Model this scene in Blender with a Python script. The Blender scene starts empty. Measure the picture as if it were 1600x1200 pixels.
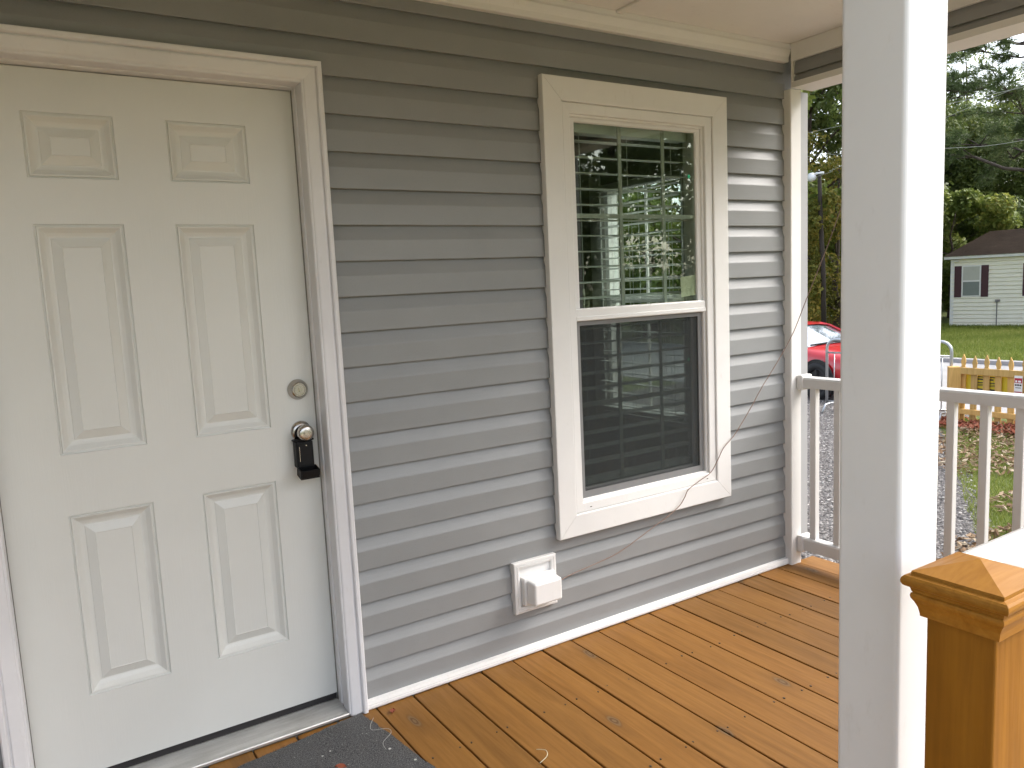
import bpy, bmesh, math, random
from math import radians as R, sin, cos, pi, sqrt, atan2
from mathutils import Vector, Matrix, noise as mnoise

random.seed(7)
scn = bpy.context.scene
COL = scn.collection

# ------------------------------------------------------------------ camera
cam_d = bpy.data.cameras.new('camera')
cam = bpy.data.objects.new('camera', cam_d)
COL.objects.link(cam)
yaw, pit, rol = R(32.271), R(-7.108), R(-2.678)
fw = Vector((sin(yaw)*cos(pit), cos(yaw)*cos(pit), sin(pit)))
rt = fw.cross(Vector((0, 0, 1))).normalized()
up = rt.cross(fw)
r2 = cos(rol)*rt + sin(rol)*up
u2 = -sin(rol)*rt + cos(rol)*up
cam.matrix_world = Matrix(((r2.x, u2.x, -fw.x, -0.0318), (r2.y, u2.y, -fw.y, -2.4094),
                           (r2.z, u2.z, -fw.z, 1.4057), (0, 0, 0, 1)))
cam_d.sensor_fit = 'HORIZONTAL'
cam_d.sensor_width = 36.0
cam_d.lens = 1215.52/1600*36
cam_d.clip_start = 0.02
cam_d.clip_end = 800
scn.camera = cam

# ------------------------------------------------------------------ sky, sun, exposure
SUN_EL, SUN_AZ = R(44), R(117)          # azimuth clockwise from +y
world = bpy.data.worlds.new('World')
scn.world = world
world.use_nodes = True
wn = world.node_tree
for n in list(wn.nodes):
    wn.nodes.remove(n)
sky = wn.nodes.new('ShaderNodeTexSky')
sky.sky_type = 'NISHITA'
sky.sun_disc = False
sky.sun_elevation = SUN_EL
sky.sun_rotation = SUN_AZ
sky.air_density = 1.0
sky.dust_density = 4.0
hs = wn.nodes.new('ShaderNodeHueSaturation')   # overcast: the cloud takes the blue out of the sky
hs.inputs['Saturation'].default_value = 0.50
bgn = wn.nodes.new('ShaderNodeBackground')
bgn.inputs['Strength'].default_value = 0.15
wo = wn.nodes.new('ShaderNodeOutputWorld')
wn.links.new(sky.outputs[0], hs.inputs['Color'])
wn.links.new(hs.outputs[0], bgn.inputs['Color'])
wn.links.new(bgn.outputs[0], wo.inputs['Surface'])
sd = bpy.data.lights.new('sun', 'SUN')
sd.energy = 0.46
sd.angle = R(36)
sd.color = (1.0, 0.99, 0.985)
sun = bpy.data.objects.new('sun', sd)
COL.objects.link(sun)
sdir = Vector((sin(SUN_AZ)*cos(SUN_EL), cos(SUN_AZ)*cos(SUN_EL), sin(SUN_EL)))
sun.rotation_euler = sdir.to_track_quat('Z', 'Y').to_euler()
sun.location = sdir*30
vs = scn.view_settings
vs.view_transform = 'Standard'
vs.look = 'None'
vs.gamma = 1.0
vs.exposure = 1.86
vs.use_curve_mapping = False
scn.render.engine = 'CYCLES'
scn.cycles.use_denoising = True
scn.cycles.denoiser = 'OPENIMAGEDENOISE'
scn.cycles.max_bounces = 8
scn.cycles.diffuse_bounces = 4
scn.cycles.glossy_bounces = 3
scn.cycles.caustics_reflective = False
scn.cycles.caustics_refractive = False
scn.cycles.transparent_max_bounces = 16
scn.cycles.adaptive_threshold = 0.02
scn.cycles.sample_clamp_indirect = 6.0

# ------------------------------------------------------------------ materials
class NT:
    def __init__(self, name):
        self.m = bpy.data.materials.new(name)
        self.m.use_nodes = True
        self.t = self.m.node_tree
        self.b = self.t.nodes['Principled BSDF']
        self.out = self.t.nodes['Material Output']
    def n(self, typ, **kw):
        nd = self.t.nodes.new(typ)
        for k, v in kw.items():
            if k.startswith('i_'):
                key = k[2:].replace('_', ' ')
                nd.inputs[key].default_value = v
            else:
                setattr(nd, k, v)
        return nd
    def l(self, a, b):
        self.t.links.new(a, b)
    def pos(self, scale=(1, 1, 1), coord='world', loc=(0, 0, 0)):
        mp = self.n('ShaderNodeMapping')
        mp.inputs['Scale'].default_value = scale
        mp.inputs['Location'].default_value = loc
        if coord == 'world':
            g = self.n('ShaderNodeNewGeometry')
            self.l(g.outputs['Position'], mp.inputs['Vector'])
        else:
            g = self.n('ShaderNodeTexCoord')
            self.l(g.outputs['Object'], mp.inputs['Vector'])
        return mp.outputs[0]
    def noise(self, vec, scale=5, detail=4, rough=0.55, dist=0.0):
        nd = self.n('ShaderNodeTexNoise')
        nd.inputs['Scale'].default_value = scale
        nd.inputs['Detail'].default_value = detail
        nd.inputs['Roughness'].default_value = rough
        nd.inputs['Distortion'].default_value = dist
        self.l(vec, nd.inputs['Vector'])
        return nd.outputs['Fac']
    def ramp(self, fac, stops):
        nd = self.n('ShaderNodeValToRGB')
        cr = nd.color_ramp
        while len(cr.elements) > 1:
            cr.elements.remove(cr.elements[-1])
        cr.elements[0].position = stops[0][0]
        cr.elements[0].color = (*stops[0][1], 1)
        for p, c in stops[1:]:
            e = cr.elements.new(p)
            e.color = (*c, 1)
        self.l(fac, nd.inputs[0])
        return nd.outputs[0]
    def fade(self, fac, a, b, x=0.0, y=1.0):
        nd = self.n('ShaderNodeMapRange')
        nd.inputs['From Min'].default_value = a
        nd.inputs['From Max'].default_value = b
        nd.inputs['To Min'].default_value = x
        nd.inputs['To Max'].default_value = y
        self.l(fac, nd.inputs['Value'])
        return nd.outputs[0]
    def mix(self, fac, a, b, mode='MIX'):
        nd = self.n('ShaderNodeMix', data_type='RGBA', blend_type=mode)
        if isinstance(fac, (int, float)):
            nd.inputs[0].default_value = fac
        else:
            self.l(fac, nd.inputs[0])
        for s, v in ((6, a), (7, b)):
            if isinstance(v, tuple):
                nd.inputs[s].default_value = (*v, 1) if len(v) == 3 else v
            else:
                self.l(v, nd.inputs[s])
        return nd.outputs[2]
    def bump(self, h, strength=0.2, dist=0.002):
        nd = self.n('ShaderNodeBump')
        nd.inputs['Strength'].default_value = strength
        nd.inputs['Distance'].default_value = dist
        self.l(h, nd.inputs['Height'])
        self.l(nd.outputs[0], self.b.inputs['Normal'])
    def col(self, c):
        if isinstance(c, tuple):
            self.b.inputs['Base Color'].default_value = (*c, 1)
        else:
            self.l(c, self.b.inputs['Base Color'])
        return self
    def rough(self, r):
        if isinstance(r, (int, float)):
            self.b.inputs['Roughness'].default_value = r
        else:
            self.l(r, self.b.inputs['Roughness'])
        return self
    def math(self, op, a, b=0.0):
        nd = self.n('ShaderNodeMath', operation=op)
        for i, v in enumerate((a, b)):
            if isinstance(v, (int, float)):
                nd.inputs[i].default_value = v
            else:
                self.l(v, nd.inputs[i])
        return nd.outputs[0]

M = {}
def simple(name, c, rough=0.5, metal=0.0, var=0.06, scale=3.0, bump=0.0, bscale=60, spec=0.5):
    k = NT(name)
    f = k.noise(k.pos(), scale, 5)
    c2 = tuple(max(0, x*(1-var)) for x in c)
    c3 = tuple(min(1, x*(1+var)) for x in c)
    k.col(k.ramp(f, [(0.3, c2), (0.7, c3)])).rough(rough)
    k.b.inputs['Metallic'].default_value = metal
    k.b.inputs['Specular IOR Level'].default_value = spec
    if bump:
        k.bump(k.noise(k.pos(), bscale, 3), bump, 0.002)
    M[name] = k.m
    return k

# vinyl siding: wood-grain embossing along x, slight mottling, faint grime
k = NT('vinyl_siding')
g = k.noise(k.pos((3, 40, 160)), 1.0, 6, 0.65, 0.6)
dirt = k.noise(k.pos((1.4, 1.4, 2.2)), 1.5, 5, 0.6)
base = k.ramp(dirt, [(0.25, (0.236, 0.243, 0.243)), (0.75, (0.273, 0.281, 0.282))])
sp = k.ramp(k.noise(k.pos((1, 1, 1)), 210, 2), [(0.30, (0.86, 0.85, 0.84)), (0.42, (1, 1, 1))])
k.col(k.mix(0.35, base, k.mix(1.0, base, sp, 'MULTIPLY'))).rough(0.42)
k.bump(g, 0.30, 0.0012)
M['siding'] = k.m

# painted / vinyl whites
def white(name, c, rough, smudge=0.10, grain=None):
    k = NT(name)
    f = k.noise(k.pos(), 2.2, 6, 0.62)
    f2 = k.noise(k.pos((9, 9, 3)), 4.0, 5, 0.7)
    d = tuple(x*(1-smudge) for x in c)
    a = k.ramp(f, [(0.35, d), (0.62, c)])
    b = k.ramp(f2, [(0.60, (1, 1, 1)), (0.80, (0.90, 0.89, 0.87))])
    k.col(k.mix(1.0, a, b, 'MULTIPLY')).rough(rough)
    if grain:
        k.bump(k.noise(k.pos(grain), 1.0, 6, 0.65, 0.5), 0.22, 0.001)
    else:
        k.bump(k.noise(k.pos(), 90, 3), 0.05, 0.001)
    M[name] = k.m
white('white_vinyl', (0.80, 0.795, 0.78), 0.38, 0.05)
white('white_trim', (0.76, 0.753, 0.735), 0.45, 0.06)
white('white_paint', (0.77, 0.765, 0.78), 0.5, 0.10, (60, 60, 6))
white('ceiling_paint', (0.80, 0.788, 0.755), 0.7, 0.06)
white('rail_vinyl', (0.66, 0.65, 0.63), 0.40, 0.05)
white('grey_vinyl', (0.36, 0.365, 0.375), 0.5, 0.05)
white('column_paint', (0.76, 0.765, 0.77), 0.42, 0.07)
# embossed steel door skin
k = NT('door_skin')
f = k.noise(k.pos((1.2, 1, 1.0)), 2.0, 5, 0.6)
smd = k.noise(k.pos((5, 5, 2.4)), 2.3, 6, 0.72)
a = k.ramp(f, [(0.3, (0.680, 0.686, 0.655)), (0.7, (0.725, 0.731, 0.700))])
k.col(k.mix(1.0, a, k.ramp(smd, [(0.64, (1, 1, 1)), (0.86, (0.90, 0.89, 0.87))]), 'MULTIPLY')).rough(0.40)
gr = k.noise(k.pos((120, 120, 5)), 1.0, 6, 0.6, 1.8)
k.bump(gr, 0.30, 0.0010)
M['door_skin'] = k.m

# stained deck timber: grain runs along y, knots, soft dark streaks; knots of its own places
def timber(name, lo, hi, grain_axis='y', knots=True, coarse=1.0, dark=(0.10, 0.045, 0.014), rough=0.55):
    k = NT(name)
    oi = k.n('ShaderNodeObjectInfo')
    ga = {'y': (22, 1.3, 22), 'z': (22, 22, 1.3), 'x': (1.3, 22, 22)}[grain_axis]
    ga = tuple(v*coarse for v in ga)
    mp = k.n('ShaderNodeMapping')
    mp.inputs['Scale'].default_value = ga
    geo = k.n('ShaderNodeNewGeometry')
    k.l(geo.outputs['Position'], mp.inputs['Vector'])
    sh = k.n('ShaderNodeVectorMath', operation='MULTIPLY_ADD')
    sh.inputs[1].default_value = (1, 1, 1)
    cmb = k.n('ShaderNodeCombineXYZ')
    k.l(k.math('MULTIPLY', oi.outputs['Random'], 37.0), cmb.inputs['Y'])
    k.l(k.math('MULTIPLY', oi.outputs['Random'], 91.0), cmb.inputs['Z'])
    k.l(mp.outputs[0], sh.inputs[0])
    k.l(cmb.outputs[0], sh.inputs[2])
    v = sh.outputs[0]
    g1 = k.noise(v, 1.0, 6, 0.6, 1.4)
    g2 = k.noise(v, 5.0, 4, 0.6, 0.5)
    c = k.ramp(g1, [(0.25, lo), (0.50, tuple((p+q)/2 for p, q in zip(lo, hi))), (0.78, hi)])
    c = k.mix(k.fade(g2, 0.45, 0.75, 0.0, 0.24), c, tuple(x*0.62 for x in lo))
    per = k.ramp(oi.outputs['Random'], [(0.0, (0.82, 0.83, 0.84)), (0.5, (1, 1, 1)), (1.0, (1.12, 1.08, 1.02))])
    c = k.mix(1.0, c, per, 'MULTIPLY')
    blot = k.noise(k.pos((3.5, 1.6, 3.5)), 1.0, 4, 0.6)
    c = k.mix(k.fade(blot, 0.55, 0.78, 0.0, 0.26), c, tuple(0.52*x for x in lo))
    if knots:
        ka = {'y': (5.2, 1.9, 0.0), 'z': (5.2, 5.2, 1.9), 'x': (1.9, 5.2, 5.2)}[grain_axis]
        vo = k.n('ShaderNodeTexVoronoi', voronoi_dimensions='2D')
        vo.inputs['Scale'].default_value = 1.0
        wob = k.n('ShaderNodeTexNoise')
        wob.inputs['Scale'].default_value = 9.0
        k.l(geo.outputs['Position'], wob.inputs['Vector'])
        ad = k.n('ShaderNodeVectorMath', operation='MULTIPLY_ADD')
        ad.inputs[1].default_value = (0.12, 0.12, 0.12)
        k.l(wob.outputs['Color'], ad.inputs[0])
        k.l(k.pos(ka), ad.inputs[2])
        k.l(ad.outputs[0], vo.inputs['Vector'])
        sepc = k.n('ShaderNodeSeparateColor')
        k.l(vo.outputs['Color'], sepc.inputs[0])
        pick = k.math('GREATER_THAN', sepc.outputs[0], 0.62)
        core = k.fade(vo.outputs['Distance'], 0.050, 0.095, 1.0, 0.0)
        halo = k.fade(vo.outputs['Distance'], 0.06, 0.26, 0.32, 0.0)
        c = k.mix(k.math('MULTIPLY', halo, pick), c, tuple(0.55*x for x in lo))
        rings = k.math('SINE', k.math('MULTIPLY', vo.outputs['Distance'], 130.0))
        kc = k.mix(k.fade(rings, -1, 1), dark, (0.17, 0.115, 0.06))
        c = k.mix(k.math('MULTIPLY', core, k.math('MULTIPLY', pick, 0.92)), c, kc)
    k.col(c)
    k.b.inputs['Specular IOR Level'].default_value = 0.3
    k.rough(k.fade(g2, 0.3, 0.8, rough-0.08, rough+0.12))
    k.bump(k.math('ADD', g1, k.math('MULTIPLY', g2, 0.5)), 0.22, 0.0016)
    M[name] = k.m
timber('deck_timber', (0.180, 0.080, 0.015), (0.285, 0.134, 0.030))
timber('newel_timber', (0.16, 0.060, 0.002), (0.30, 0.128, 0.009), 'z', False, 0.8)
timber('cap_timber', (0.27, 0.108, 0.008), (0.41, 0.185, 0.026), 'x', False, 1.4)
timber('fence_timber', (0.48, 0.29, 0.085), (0.68, 0.44, 0.165), 'z', False, 0.8)

simple('dark_gap', (0.03, 0.024, 0.02), 0.8)
simple('black_plastic', (0.006, 0.006, 0.007), 0.5, var=0.2, scale=40, bump=0.05, spec=0.25)
simple('strip_grey', (0.20, 0.19, 0.17), 0.7)
simple('rubber', (0.022, 0.020, 0.021), 0.6)
simple('nickel', (0.50, 0.475, 0.44), 0.24, 1.0, 0.04)
simple('brass_core', (0.58, 0.54, 0.47), 0.3, 1.0)
simple('screen_frame', (0.20, 0.20, 0.20), 0.45, 0.0, 0.04)
simple('grille', (0.45, 0.445, 0.41), 0.5)
simple('grille_lower', (0.42, 0.44, 0.43), 0.5)
simple('blind_slat', (0.72, 0.74, 0.72), 0.4, var=0.03)
simple('room_wall', (0.34, 0.33, 0.30), 0.8)
simple('room_floor', (0.17, 0.10, 0.06), 0.5)
simple('green_dot', (0.02, 0.42, 0.20), 0.5)
simple('paper', (0.62, 0.60, 0.45), 0.7)
simple('wire', (0.21, 0.135, 0.105), 0.5)
simple('nail', (0.05, 0.035, 0.025), 0.6)
simple('galvanised', (0.50, 0.52, 0.54), 0.38, 0.85, 0.1, 12)
simple('maroon', (0.055, 0.012, 0.020), 0.5)
simple('far_white', (0.80, 0.80, 0.78), 0.5)
simple('far_glass', (0.20, 0.23, 0.23), 0.15)
simple('far_curtain', (0.52, 0.52, 0.47), 0.6)
simple('tyre', (0.018, 0.018, 0.019), 0.75)
simple('rim', (0.03, 0.03, 0.032), 0.5, 0.3)
simple('yellow_sign', (0.62, 0.47, 0.02), 0.5)
simple('red_sign', (0.42, 0.015, 0.04), 0.5)
simple('white_sign', (0.80, 0.79, 0.78), 0.5)
simple('sign_ink', (0.05, 0.04, 0.03), 0.6)
simple('lamp_white', (0.75, 0.77, 0.80), 0.4)
simple('pole_wood', (0.030, 0.022, 0.017), 0.85, bump=0.4, bscale=20)
simple('bark', (0.075, 0.055, 0.042), 0.9, var=0.35, scale=9, bump=0.6, bscale=18)
simple('pine_bark', (0.075, 0.058, 0.050), 0.9, var=0.4, scale=7, bump=0.6, bscale=14)
simple('cable', (0.30, 0.31, 0.27), 0.5)
simple('stone', (0.27, 0.25, 0.23), 0.85, var=0.35, scale=30)
simple('skirting', (0.33, 0.33, 0.32), 0.6)

# aluminium sill
k = NT('aluminium')
f = k.noise(k.pos((1.5, 14, 14)), 3.0, 6, 0.7)
k.col(k.ramp(f, [(0.3, (0.40, 0.39, 0.36)), (0.7, (0.62, 0.61, 0.58))])).rough(0.42)
k.b.inputs['Metallic'].default_value = 0.75
M['aluminium'] = k.m

# glass panes: see-through, tinted, mirror-like by Fresnel
def glass(name, tint, ior, rough=0.0):
    k = NT(name)
    k.t.nodes.remove(k.b)
    lw = k.n('ShaderNodeLayerWeight')
    lw.inputs['Blend'].default_value = 0.5
    f0 = ((ior-1)/(ior+1))**2
    fr = k.fade(k.math('POWER', lw.outputs['Facing'], 4.0), 0.0, 1.0, f0, 1.0)
    tr = k.n('ShaderNodeBsdfTransparent')
    tr.inputs['Color'].default_value = (*tint, 1)
    gl = k.n('ShaderNodeBsdfGlossy')
    gl.inputs['Roughness'].default_value = rough
    gl.inputs['Color'].default_value = (0.92, 0.96, 0.90, 1)
    mx = k.n('ShaderNodeMixShader')
    k.l(fr, mx.inputs[0])
    k.l(tr.outputs[0], mx.inputs[1])
    k.l(gl.outputs[0], mx.inputs[2])
    k.l(mx.outputs[0], k.out.inputs['Surface'])
    M[name] = k.m
glass('window_glass', (0.83, 0.88, 0.84), 1.65)
glass('side_glass', (0.90, 0.93, 0.92), 1.45)
k = NT('insect_screen')
k.t.nodes.remove(k.b)
tr = k.n('ShaderNodeBsdfTransparent')
df = k.n('ShaderNodeBsdfDiffuse')
df.inputs['Color'].default_value = (0.05, 0.055, 0.055, 1)
mx = k.n('ShaderNodeMixShader')
mx.inputs[0].default_value = 0.50
k.l(tr.outputs[0], mx.inputs[1])
k.l(df.outputs[0], mx.inputs[2])
k.l(mx.outputs[0], k.out.inputs['Surface'])
M['insect_screen'] = k.m

# car paint and windscreen
k = NT('red_paint')
k.col((0.50, 0.008, 0.016)).rough(0.28)
k.b.inputs['Coat Weight'].default_value = 0.8
k.b.inputs['Coat Roughness'].default_value = 0.05
M['red_paint'] = k.m
k = NT('windscreen')
k.col((0.10, 0.13, 0.15)).rough(0.05)
k.b.inputs['Coat Weight'].default_value = 1.0
k.b.inputs['Specular IOR Level'].default_value = 1.0
k.b.inputs['IOR'].default_value = 2.2
M['windscreen'] = k.m
simple('headlight', (0.6, 0.62, 0.64), 0.15)

# doormat
k = NT('mat_fibre')
f = k.noise(k.pos(), 260, 3, 0.7)
f2 = k.noise(k.pos(), 9, 4, 0.6)
c = k.ramp(f, [(0.30, (0.020, 0.020, 0.021)), (0.50, (0.072, 0.073, 0.075)), (0.70, (0.20, 0.20, 0.198))])
c = k.mix(k.fade(f2, 0.45, 0.8, 0.0, 0.25), c, (0.12, 0.115, 0.105))
k.col(c).rough(0.95)
k.bump(f, 0.9, 0.004)
M['mat_fibre'] = k.m
simple('speck', (0.42, 0.42, 0.40), 0.8)

# ground covers
k = NT('lawn')
f = k.noise(k.pos(), 0.9, 6, 0.65)
f2 = k.noise(k.pos(), 14, 5, 0.7)
c = k.ramp(f, [(0.3, (0.095, 0.125, 0.026)), (0.55, (0.150, 0.185, 0.042)), (0.8, (0.21, 0.21, 0.07))])
c = k.mix(k.fade(f2, 0.35, 0.7, 0.0, 0.6), c, (0.050, 0.060, 0.018))
k.col(c).rough(0.9)
k.bump(f2, 0.8, 0.05)
M['lawn'] = k.m
k = NT('gravel')
vo = k.n('ShaderNodeTexVoronoi')
vo.inputs['Scale'].default_value = 38
k.l(k.pos(), vo.inputs['Vector'])
sp = k.n('ShaderNodeSeparateColor')
k.l(vo.outputs['Color'], sp.inputs[0])
c = k.ramp(sp.outputs[0], [(0.0, (0.085, 0.077, 0.072)), (0.5, (0.19, 0.175, 0.165)), (1.0, (0.38, 0.36, 0.34))])
c = k.mix(k.fade(vo.outputs['Distance'], 0.3, 0.65, 0, 0.8), c, (0.05, 0.045, 0.042))
k.col(c).rough(0.9)
k.bump(k.fade(vo.outputs['Distance'], 0, 0.6, 1, 0), 0.8, 0.02)
M['gravel'] = k.m
k = NT('bounce_ground')  # sandy colour chosen for the light it bounces into the porch
f = k.noise(k.pos(), 1.1, 6, 0.65)
f2 = k.noise(k.pos(), 45, 4, 0.7)
c = k.ramp(f, [(0.3, (0.31, 0.235, 0.165)), (0.7, (0.42, 0.335, 0.245))])
k.col(k.mix(k.fade(f2, 0.45, 0.75, 0, 0.4), c, (0.22, 0.18, 0.14))).rough(0.95)
k.bump(f2, 0.5, 0.02)
M['bounce_ground'] = k.m
k = NT('road')
f = k.noise(k.pos(), 1.3, 6, 0.6)
f2 = k.noise(k.pos(), 60, 3, 0.7)
c = k.ramp(f, [(0.3, (0.30, 0.295, 0.29)), (0.7, (0.38, 0.375, 0.37))])
c = k.mix(k.fade(f2, 0.4, 0.7, 0.0, 0.35), c, (0.27, 0.265, 0.26))
k.col(c).rough(0.9)
M['road'] = k.m

def leafmat(name, stops, trans=0.25, rough=0.55, patch=0.5):
    k = NT(name)
    geo = k.n('ShaderNodeNewGeometry')
    big = k.noise(k.pos(), 0.45, 3, 0.5)
    v = k.math('ADD', k.math('MULTIPLY', geo.outputs['Random Per Island'], 1-patch), k.math('MULTIPLY', k.fade(big, 0.3, 0.7), patch))
    c = k.ramp(v, stops)
    k.col(c).rough(rough)
    k.b.inputs['Specular IOR Level'].default_value = 0.25
    tl = k.n('ShaderNodeBsdfTranslucent')
    k.l(c, tl.inputs['Color'])
    mx = k.n('ShaderNodeMixShader')
    mx.inputs[0].default_value = trans
    k.l(k.b.outputs[0], mx.inputs[1])
    k.l(tl.outputs[0], mx.inputs[2])
    k.l(mx.outputs[0], k.out.inputs['Surface'])
    M[name] = k.m
leafmat('leaf_dark', [(0.0, (0.044, 0.067, 0.018)), (0.5, (0.096, 0.134, 0.035)), (0.85, (0.168, 0.197, 0.053)), (1.0, (0.320, 0.262, 0.073))], 0.3)
leafmat('leaf_mid', [(0.0, (0.077, 0.116, 0.025)), (0.5, (0.177, 0.230, 0.052)), (0.85, (0.283, 0.307, 0.071)), (1.0, (0.430, 0.353, 0.092))], 0.35)
leafmat('leaf_yellow', [(0.0, (0.081, 0.103, 0.018)), (0.5, (0.184, 0.184, 0.037)), (0.8, (0.368, 0.276, 0.057)), (1.0, (0.483, 0.299, 0.069))], 0.35)
leafmat('needle', [(0.0, (0.070, 0.105, 0.042)), (0.6, (0.125, 0.175, 0.068)), (0.9, (0.21, 0.24, 0.10)), (1.0, (0.36, 0.24, 0.09))], 0.3)
leafmat('fallen', [(0.0, (0.10, 0.055, 0.028)), (0.35, (0.22, 0.135, 0.075)), (0.7, (0.36, 0.26, 0.165)), (0.9, (0.46, 0.38, 0.27)), (1.0, (0.36, 0.10, 0.045))], 0.1, 0.8, 0.2)
leafmat('red_fallen', [(0.0, (0.20, 0.05, 0.03)), (0.6, (0.36, 0.11, 0.06)), (1.0, (0.42, 0.22, 0.13))], 0.1, 0.8, 0.2)
leafmat('grass_blade', [(0.0, (0.116, 0.160, 0.026)), (0.5, (0.226, 0.281, 0.055)), (0.85, (0.319, 0.341, 0.094)), (1.0, (0.462, 0.418, 0.187))], 0.3, 0.7, 0.35)

k = NT('shingle')
f = k.noise(k.pos((1, 1, 1)), 0.8, 6, 0.65)
f2 = k.noise(k.pos((1, 1, 1)), 9, 4, 0.7)
c = k.ramp(f, [(0.3, (0.030, 0.021, 0.015)), (0.6, (0.054, 0.039, 0.028)), (0.8, (0.15, 0.105, 0.072))])
k.col(k.mix(k.fade(f2, 0.4, 0.7, 0, 0.5), c, (0.028, 0.017, 0.012))).rough(0.95)
k.b.inputs['Specular IOR Level'].default_value = 0.08
M['shingle'] = k.m
simple('cream_siding', (0.88, 0.85, 0.72), 0.5, var=0.03)

# ------------------------------------------------------------------ mesh helpers
def org(o):
    v = Vector((0, 0, 0))
    while o is not None:
        v += o.location
        o = o.parent
    return v

def empty(name, loc, label=None, cat=None, group=None, kind=None, rz=0.0):
    o = bpy.data.objects.new(name, None)
    o.empty_display_size = 0.2
    o.location = loc
    o.rotation_euler = (0, 0, rz)
    COL.objects.link(o)
    tag(o, label, cat, group, kind)
    return o

def tag(o, label=None, cat=None, group=None, kind=None):
    if label: o['label'] = label
    if cat: o['category'] = cat
    if group: o['group'] = group
    if kind: o['kind'] = kind
    return o

def fin(name, bm, mats, parent=None, bev=0.0, seg=2, smooth=False, origin=None, local=False, kind=None):
    """bmesh in world coordinates -> one mesh object (local=True: already in the parent's frame)"""
    if bev > 0:
        bmesh.ops.bevel(bm, geom=bm.edges[:], offset=bev, segments=seg, affect='EDGES', profile=0.5, clamp_overlap=True)
    off = Vector((0, 0, 0))
    if not local:
        off = org(parent) if parent is not None else Vector(origin or (0, 0, 0))
        bmesh.ops.translate(bm, verts=bm.verts[:], vec=-off)
    me = bpy.data.meshes.new(name)
    bm.to_mesh(me)
    bm.free()
    if isinstance(mats, str):
        mats = [mats]
    for m in mats:
        me.materials.append(M[m])
    if smooth:
        for p in me.polygons:
            p.use_smooth = True
    o = bpy.data.objects.new(name, me)
    COL.objects.link(o)
    if parent is not None:
        o.parent = parent
    else:
        o.location = off
    if kind:
        o['kind'] = kind
    return o

def inst(name, me, world_loc, parent, rot=None, local=False):
    o = bpy.data.objects.new(name, me)
    COL.objects.link(o)
    o.parent = parent
    o.location = Vector(world_loc) if local else Vector(world_loc) - org(parent)
    if rot:
        o.rotation_euler = rot
    return o

def mesh_of(name, bm, mats, bev=0.0, seg=1):
    if bev > 0:
        bmesh.ops.bevel(bm, geom=bm.edges[:], offset=bev, segments=seg, affect='EDGES', profile=0.5)
    me = bpy.data.meshes.new(name)
    bm.to_mesh(me)
    bm.free()
    for m in ([mats] if isinstance(mats, str) else mats):
        me.materials.append(M[m])
    return me

def abox(bm, x0, x1, y0, y1, z0, z1, mi=0):
    v = [bm.verts.new(p) for p in ((x0, y0, z0), (x1, y0, z0), (x1, y1, z0), (x0, y1, z0), (x0, y0, z1), (x1, y0, z1), (x1, y1, z1), (x0, y1, z1))]
    for f in ((0, 3, 2, 1), (4, 5, 6, 7), (0, 1, 5, 4), (1, 2, 6, 5), (2, 3, 7, 6), (3, 0, 4, 7)):
        fc = bm.faces.new([v[i] for i in f])
        fc.material_index = mi
    return v

def box(name, x0, x1, y0, y1, z0, z1, mat, parent=None, bev=0.0015, seg=2, **kw):
    bm = bmesh.new()
    abox(bm, x0, x1, y0, y1, z0, z1)
    return fin(name, bm, mat, parent, bev=bev, seg=seg, **kw)

def aprism(bm, prof, axis, a0, a1, mi=0, caps=True):
    """prof: closed list of 2-D points in the plane across the axis: 'x' -> (y,z), 'y' -> (x,z), 'z' -> (x,y)"""
    def P(p, a):
        return {'x': (a, p[0], p[1]), 'y': (p[0], a, p[1]), 'z': (p[0], p[1], a)}[axis]
    A = [bm.verts.new(P(p, a0)) for p in prof]
    B_ = [bm.verts.new(P(p, a1)) for p in prof]
    n = len(prof)
    for i in range(n):
        j = (i+1) % n
        f = bm.faces.new((A[i], A[j], B_[j], B_[i]))
        f.material_index = mi
    if caps:
        bm.faces.new(A[::-1]).material_index = mi
        bm.faces.new(B_).material_index = mi

def prism(name, prof, axis, a0, a1, mat, parent=None, **kw):
    bm = bmesh.new()
    aprism(bm, prof, axis, a0, a1)
    bmesh.ops.recalc_face_normals(bm, faces=bm.faces[:])
    return fin(name, bm, mat, parent, **kw)

def atube(bm, path, rad, n=8, mi=0, caps=True):
    path = [Vector(p) for p in path]
    rings = []
    prev = None
    for i, p in enumerate(path):
        d = (path[min(i+1, len(path)-1)] - path[max(i-1, 0)]).normalized()
        if prev is None:
            a = d.orthogonal().normalized()
        else:
            a = (prev - d*prev.dot(d)).normalized()
        prev = a
        b = d.cross(a)
        r = rad[i] if isinstance(rad, (list, tuple)) else rad
        rings.append([bm.verts.new(p + a*(r*cos(2*pi*q/n)) + b*(r*sin(2*pi*q/n))) for q in range(n)])
    for A, B_ in zip(rings, rings[1:]):
        for q in range(n):
            f = bm.faces.new((A[q], A[(q+1) % n], B_[(q+1) % n], B_[q]))
            f.material_index = mi
    if caps:
        bm.faces.new(rings[0][::-1]).material_index = mi
        bm.faces.new(rings[-1]).material_index = mi

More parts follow.
